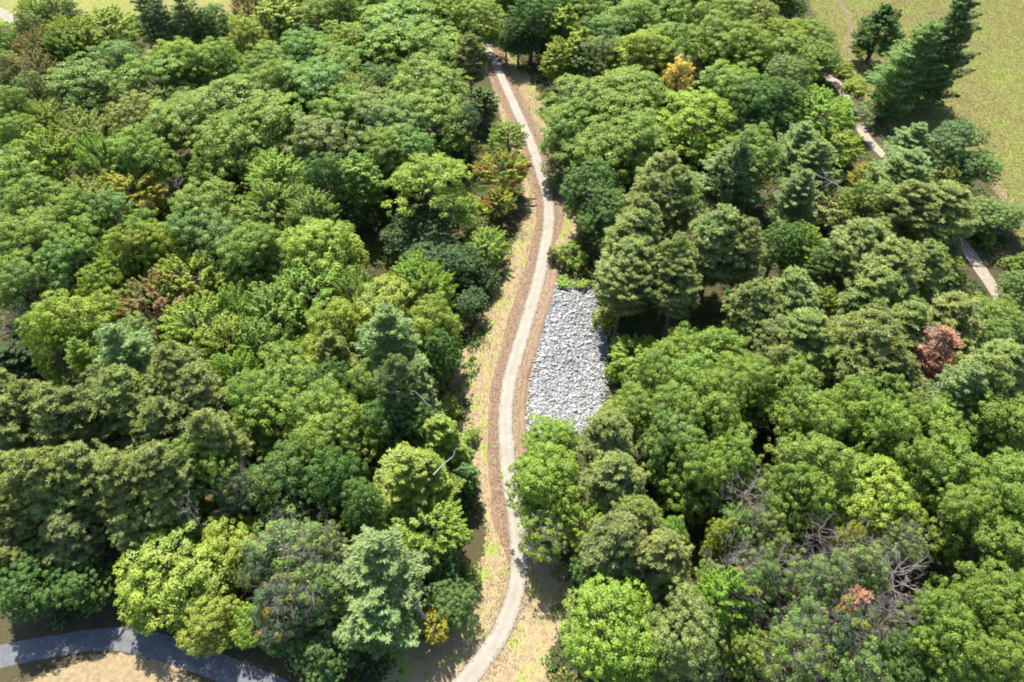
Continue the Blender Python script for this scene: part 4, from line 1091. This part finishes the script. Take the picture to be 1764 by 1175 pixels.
maple 1014 912 36 by 10 | bright green feathery-crowned tree just down and right of the tree overhanging the trail
redpine 1068 836 50 rp 15 | olive-green tufted pine just right of the tree overhanging the trail
redpine 1082 876 46 ol 15 | olive tufted pine just right of the tree overhanging the trail
oak 1175 805 46 g 0 | second mid green broad-crowned tree up and left of the bare tree above the dark gap
oak 1202 825 50 g 0 | mid green broad-crowned tree just left of the bare tree above the dark gap
oak 1250 805 46 g 0 | mid green broad-crowned tree just up and left of the bare tree above the dark gap
redpine 1075 938 55 pd 15 | dark olive tufted pine just above the bright round tree by the lower trail
round 1030 953 40 dg 10 | dark green round-crowned tree just above the bright round tree by the lower trail
redpine 1132 973 50 rp 15 | olive-green tufted pine just up and left of the grey-green dome by the bright round tree
oak 1142 928 36 g 12 | mid green broad-crowned tree just above the grey-green dome by the bright round tree
round 1049 1085 82 by 0 | bright green round-crowned tree just right of the trail at the bottom of the photo
round 1178 1075 66 gg 0 | grey-green dome beside the bright round tree at the bottom of the photo
maple 1234 1038 42 by 0 | bright green feathery-crowned tree just right of the bright round tree by the lower trail
round 1275 1118 40 g 10 | mid green round-crowned tree just down and left of the small rust-red pine
dead 1282 852 46 x 0 | bare grey dead tree above the dark gap at lower right
dead 1242 952 40 x 0 | grey bare dead tree just below the bare tree above the dark gap
oak 1242 925 26 yg 11 | yellow-green broad-crowned tree just down and left of the bare tree above the dark gap
sparse 1282 1025 40 spotted 0 | yellow-spotted thin twiggy tree just left of the small rust-red pine
sparse 1135 1150 35 g 7 | mid green thin twiggy tree just right of the small yellow trailside tree
oak 1396 812 66 g 0 | mid green broad-crowned tree just left of the yellow-green dome
oak 1373 868 46 g 0 | mid green broad-crowned tree just right of the bare tree above the dark gap
round 1496 848 74 yg 0 | yellow-green domed tree above the bare grey trees at lower right
oak 1556 805 46 g 0 | mid green broad-crowned tree just up and right of the yellow-green dome
oak 1616 822 56 g 0 | mid green broad-crowned tree just above the largest bare dead tree
oak 1606 885 50 g 0 | mid green broad-crowned tree just up and right of the largest bare dead tree
oak 1724 825 60 g 0 | second mid green broad-crowned tree below the middle of the right edge
oak 1676 875 46 g 0 | second mid green broad-crowned tree up and right of the largest bare dead tree
oak 1736 885 46 g 0 | third mid green broad-crowned tree up and right of the largest bare dead tree
oak 1690 952 56 g 0 | mid green broad-crowned tree just right of the largest bare dead tree
oak 1744 965 46 g 0 | third mid green broad-crowned tree right of the largest bare dead tree
oak 1706 1012 56 g 0 | second mid green broad-crowned tree right of the largest bare dead tree
oak 1744 1038 46 g 0 | mid green broad-crowned tree just above the bottom right corner
oak 1710 1078 50 g 0 | third mid green broad-crowned tree up and left of the bottom right corner
oak 1640 1032 40 g 0 | mid green broad-crowned tree just down and right of the largest bare dead tree
oak 1606 1072 46 g 0 | mid green broad-crowned tree just right of the small rust-red pine
oak 1624 1112 55 g 0 | mid green broad-crowned tree just down and right of the small rust-red pine
oak 1674 1135 50 g 0 | second mid green broad-crowned tree up and left of the bottom right corner
oak 1736 1145 46 g 0 | mid green broad-crowned tree just up and left of the bottom right corner
round 1556 1135 46 dg 10 | dark green round-crowned tree just below the largest bare dead tree
dead 1410 925 42 x 0 | grey bare dead tree just down and left of the yellow-green dome
dead 1550 985 60 x 0 | largest bare grey dead tree, beside the dark gap at lower right
dead 1536 1052 42 x 0 | grey bare dead tree just below the largest bare dead tree
dead 1360 972 40 x 0 | grey bare dead tree just up and left of the small rust-red pine
dead 1433 958 40 x 0 | grey bare dead tree just above the small rust-red pine
dead 1490 918 42 x 0 | grey bare dead tree just below the yellow-green dome
sparse 1406 985 46 bg 0 | blue-green thin twiggy tree just up and left of the small rust-red pine
sparse 1496 985 42 gg 0 | grey-green thin twiggy tree just left of the largest bare dead tree
sparse 1380 1078 46 bg 0 | blue-green thin twiggy tree just down and left of the small rust-red pine
rust 1430 1030 28 rust 15 | small rust-red dead pine among bare trees at lower right
sparse 1466 1078 46 spotted 0 | yellow-spotted thin twiggy tree just down and right of the small rust-red pine
sparse 1373 1118 50 g 0 | mid green thin twiggy tree just down and left of the small rust-red pine
sparse 1463 1145 46 bg 0 | blue-green thin twiggy tree just below the small rust-red pine
maple 1453 918 18 yl 12 | yellow feathery-crowned tree just down and left of the yellow-green dome
sparse 1330 1000 34 bg 0 | blue-green thin twiggy tree just left of the small rust-red pine
oak 470 -14 40 g 0 | mid green broad-crowned tree just down and right of the top edge beside the far clearing
oak 520 -10 40 yg 0 | yellow-green broad-crowned tree just right of the top edge beside the far clearing
oak 575 -16 42 g 0 | mid green broad-crowned tree just right of the top edge beside the far clearing
oak 640 -12 44 g 0 | mid green broad-crowned tree just up and right of the yellow-green dome far up the wood
oak 712 -14 44 g 0 | mid green broad-crowned tree just left of the middle of the top edge
oak 775 -18 40 yg 0 | yellow-green broad-crowned tree just left of the middle of the top edge
round 835 -22 40 g 0 | mid green round-crowned tree just left of the middle of the top edge
round 885 -16 38 dg 16 | dark green round-crowned tree just below the middle of the top edge
round 930 -20 40 dg 16 | dark green round-crowned tree just down and right of the middle of the top edge
oak 985 -14 42 g 0 | mid green broad-crowned tree just right of the middle of the top edge
oak 1045 -16 42 bg 0 | blue-green broad-crowned tree just right of the middle of the top edge
oak 1105 -20 44 g 0 | second mid green broad-crowned tree up and left of the orange-leaved tree
oak 1165 -18 42 g 0 | third mid green broad-crowned tree above the orange-leaved tree
oak 1225 -14 42 yg 0 | yellow-green broad-crowned tree just left of the top edge beside the meadow
oak 1285 -18 42 g 0 | mid green broad-crowned tree just left of the top edge beside the meadow
round 1335 -12 36 g 12 | mid green round-crowned tree just below the top edge beside the meadow
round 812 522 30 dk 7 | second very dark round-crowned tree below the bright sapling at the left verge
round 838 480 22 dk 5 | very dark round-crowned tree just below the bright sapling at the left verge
sparse 1265 890 38 bg 11 | blue-green thin twiggy tree just down and left of the bare tree above the dark gap
sparse 1310 905 34 gg 11 | grey-green thin twiggy tree just down and right of the bare tree above the dark gap
sparse 1290 960 36 bg 9 | blue-green thin twiggy tree just below the bare tree above the dark gap
sparse 1215 985 26 g 8 | mid green thin twiggy tree just above the grey-green dome by the bright round tree
sparse 1330 940 30 g 10 | mid green thin twiggy tree just up and left of the small rust-red pine
round 1330 870 34 dg 10 | dark green round-crowned tree just right of the bare tree above the dark gap
sparse 1555 940 36 bg 12 | blue-green thin twiggy tree just above the largest bare dead tree
sparse 1530 1090 32 gg 9 | grey-green thin twiggy tree just below the largest bare dead tree
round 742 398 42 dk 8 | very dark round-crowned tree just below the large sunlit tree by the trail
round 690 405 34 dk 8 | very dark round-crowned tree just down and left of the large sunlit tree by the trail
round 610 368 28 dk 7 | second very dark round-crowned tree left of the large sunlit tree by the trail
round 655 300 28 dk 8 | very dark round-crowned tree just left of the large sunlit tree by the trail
bush 1056 642 16 yg 3 | yellow-green bush just right of the riprap slope
bush 1054 703 22 ol 3 | olive bush just down and right of the riprap slope
bush 1062 594 15 g 3 | mid green bush just right of the riprap slope
bush 1752 452 18 g 3 | mid green bush just below the low round tree by the sandy path
bush 1690 522 16 yg 3 | yellow-green bush just below the gap showing the sandy path
bush 1702 412 14 g 3 | mid green bush just right of the gap showing the sandy path
bush 1668 386 16 yg 3 | yellow-green bush just above the gap showing the sandy path
bush 1642 452 14 yg 3 | yellow-green bush just down and left of the gap showing the sandy path
'''
for line in TREES.strip().splitlines():
    spec, label = line.split(' | ')
    k, px, py, r, c, h = spec.split()
    place(k, float(px), float(py), float(r), c, label, float(h) or None)

def fallen(name, label, a, b, za, zb, r, mat, twigs=6, seed=1, cat='log'):
    """a fallen or leaning trunk from one point to another, with its broken branches."""
    def at(p, z):
        d = ray(*p); t = (z - CAM_H) / d[2]; return np.array([d[0] * t, d[1] * t, z])
    rng = np.random.default_rng(seed); A, B = at(a, za), at(b, zb); tb = Tubes()
    m = (A + B) / 2 + [0, 0, .25]
    tb.add([A, m, B], [r, r * .75, r * .3], 7)
    root = bpy.data.objects.new(name, None); COL.objects.link(root); root.location = A
    tag(root, label, cat)
    o = link('stem', tb.mesh('stem', MAT[mat]), root); o.location = -A
    if twigs:
        bt = Tubes(); L = np.linalg.norm(B - A); d = (B - A) / L
        for i in range(twigs):
            f = rng.uniform(.35, 1); dead_branch(bt, A + (B - A) * f + [0, 0, .2 * (1 - abs(2 * f - 1))], unit(d + sphere_dirs(1, rng)[0] * .9 + [0, 0, .2]) * L * rng.uniform(.2, .4), r * .35, rng, 1)
        o = link('branches', bt.mesh('branches', MAT[mat]), root); o.location = -A
fallen('leaning_trunk', 'pale bare trunk leaning out from the blue-green pine above the path bend', (737, 1072), (696, 1018), 5, 11, .22, 'deadwood', 2, 3)
fallen('dead_branch', 'pale bare branch sticking up through the yellow green hemlock by the trail', (747, 818), (781, 786), 13.2, 14.6, .10, 'palewood', 1, 4, 'branch')
fallen('dead_branch', 'long pale dead branch lying across the dark pine crown left of the straw verge', (739, 700), (712, 672), 14, 17, .09, 'palewood', 1, 5, 'branch')
fallen('fallen_tree', 'grey fallen tree with splayed branches at the bottom edge of the photo', (1320, 1138), (1215, 1168), 4.0, 4.6, .18, 'deadwood', 12, 6, 'tree')
fallen('fallen_tree', 'white bare dead tree lying in the saplings near the sandy path', (1456, 330), (1418, 306), 8, 11, .14, 'palewood', 6, 7, 'tree')
fallen('fallen_tree', 'thin dead trunk with drooping twigs left of the rust-red spruce', (1325, 975), (1352, 1065), 13, 5, .13, 'deadwood', 8, 8, 'tree')
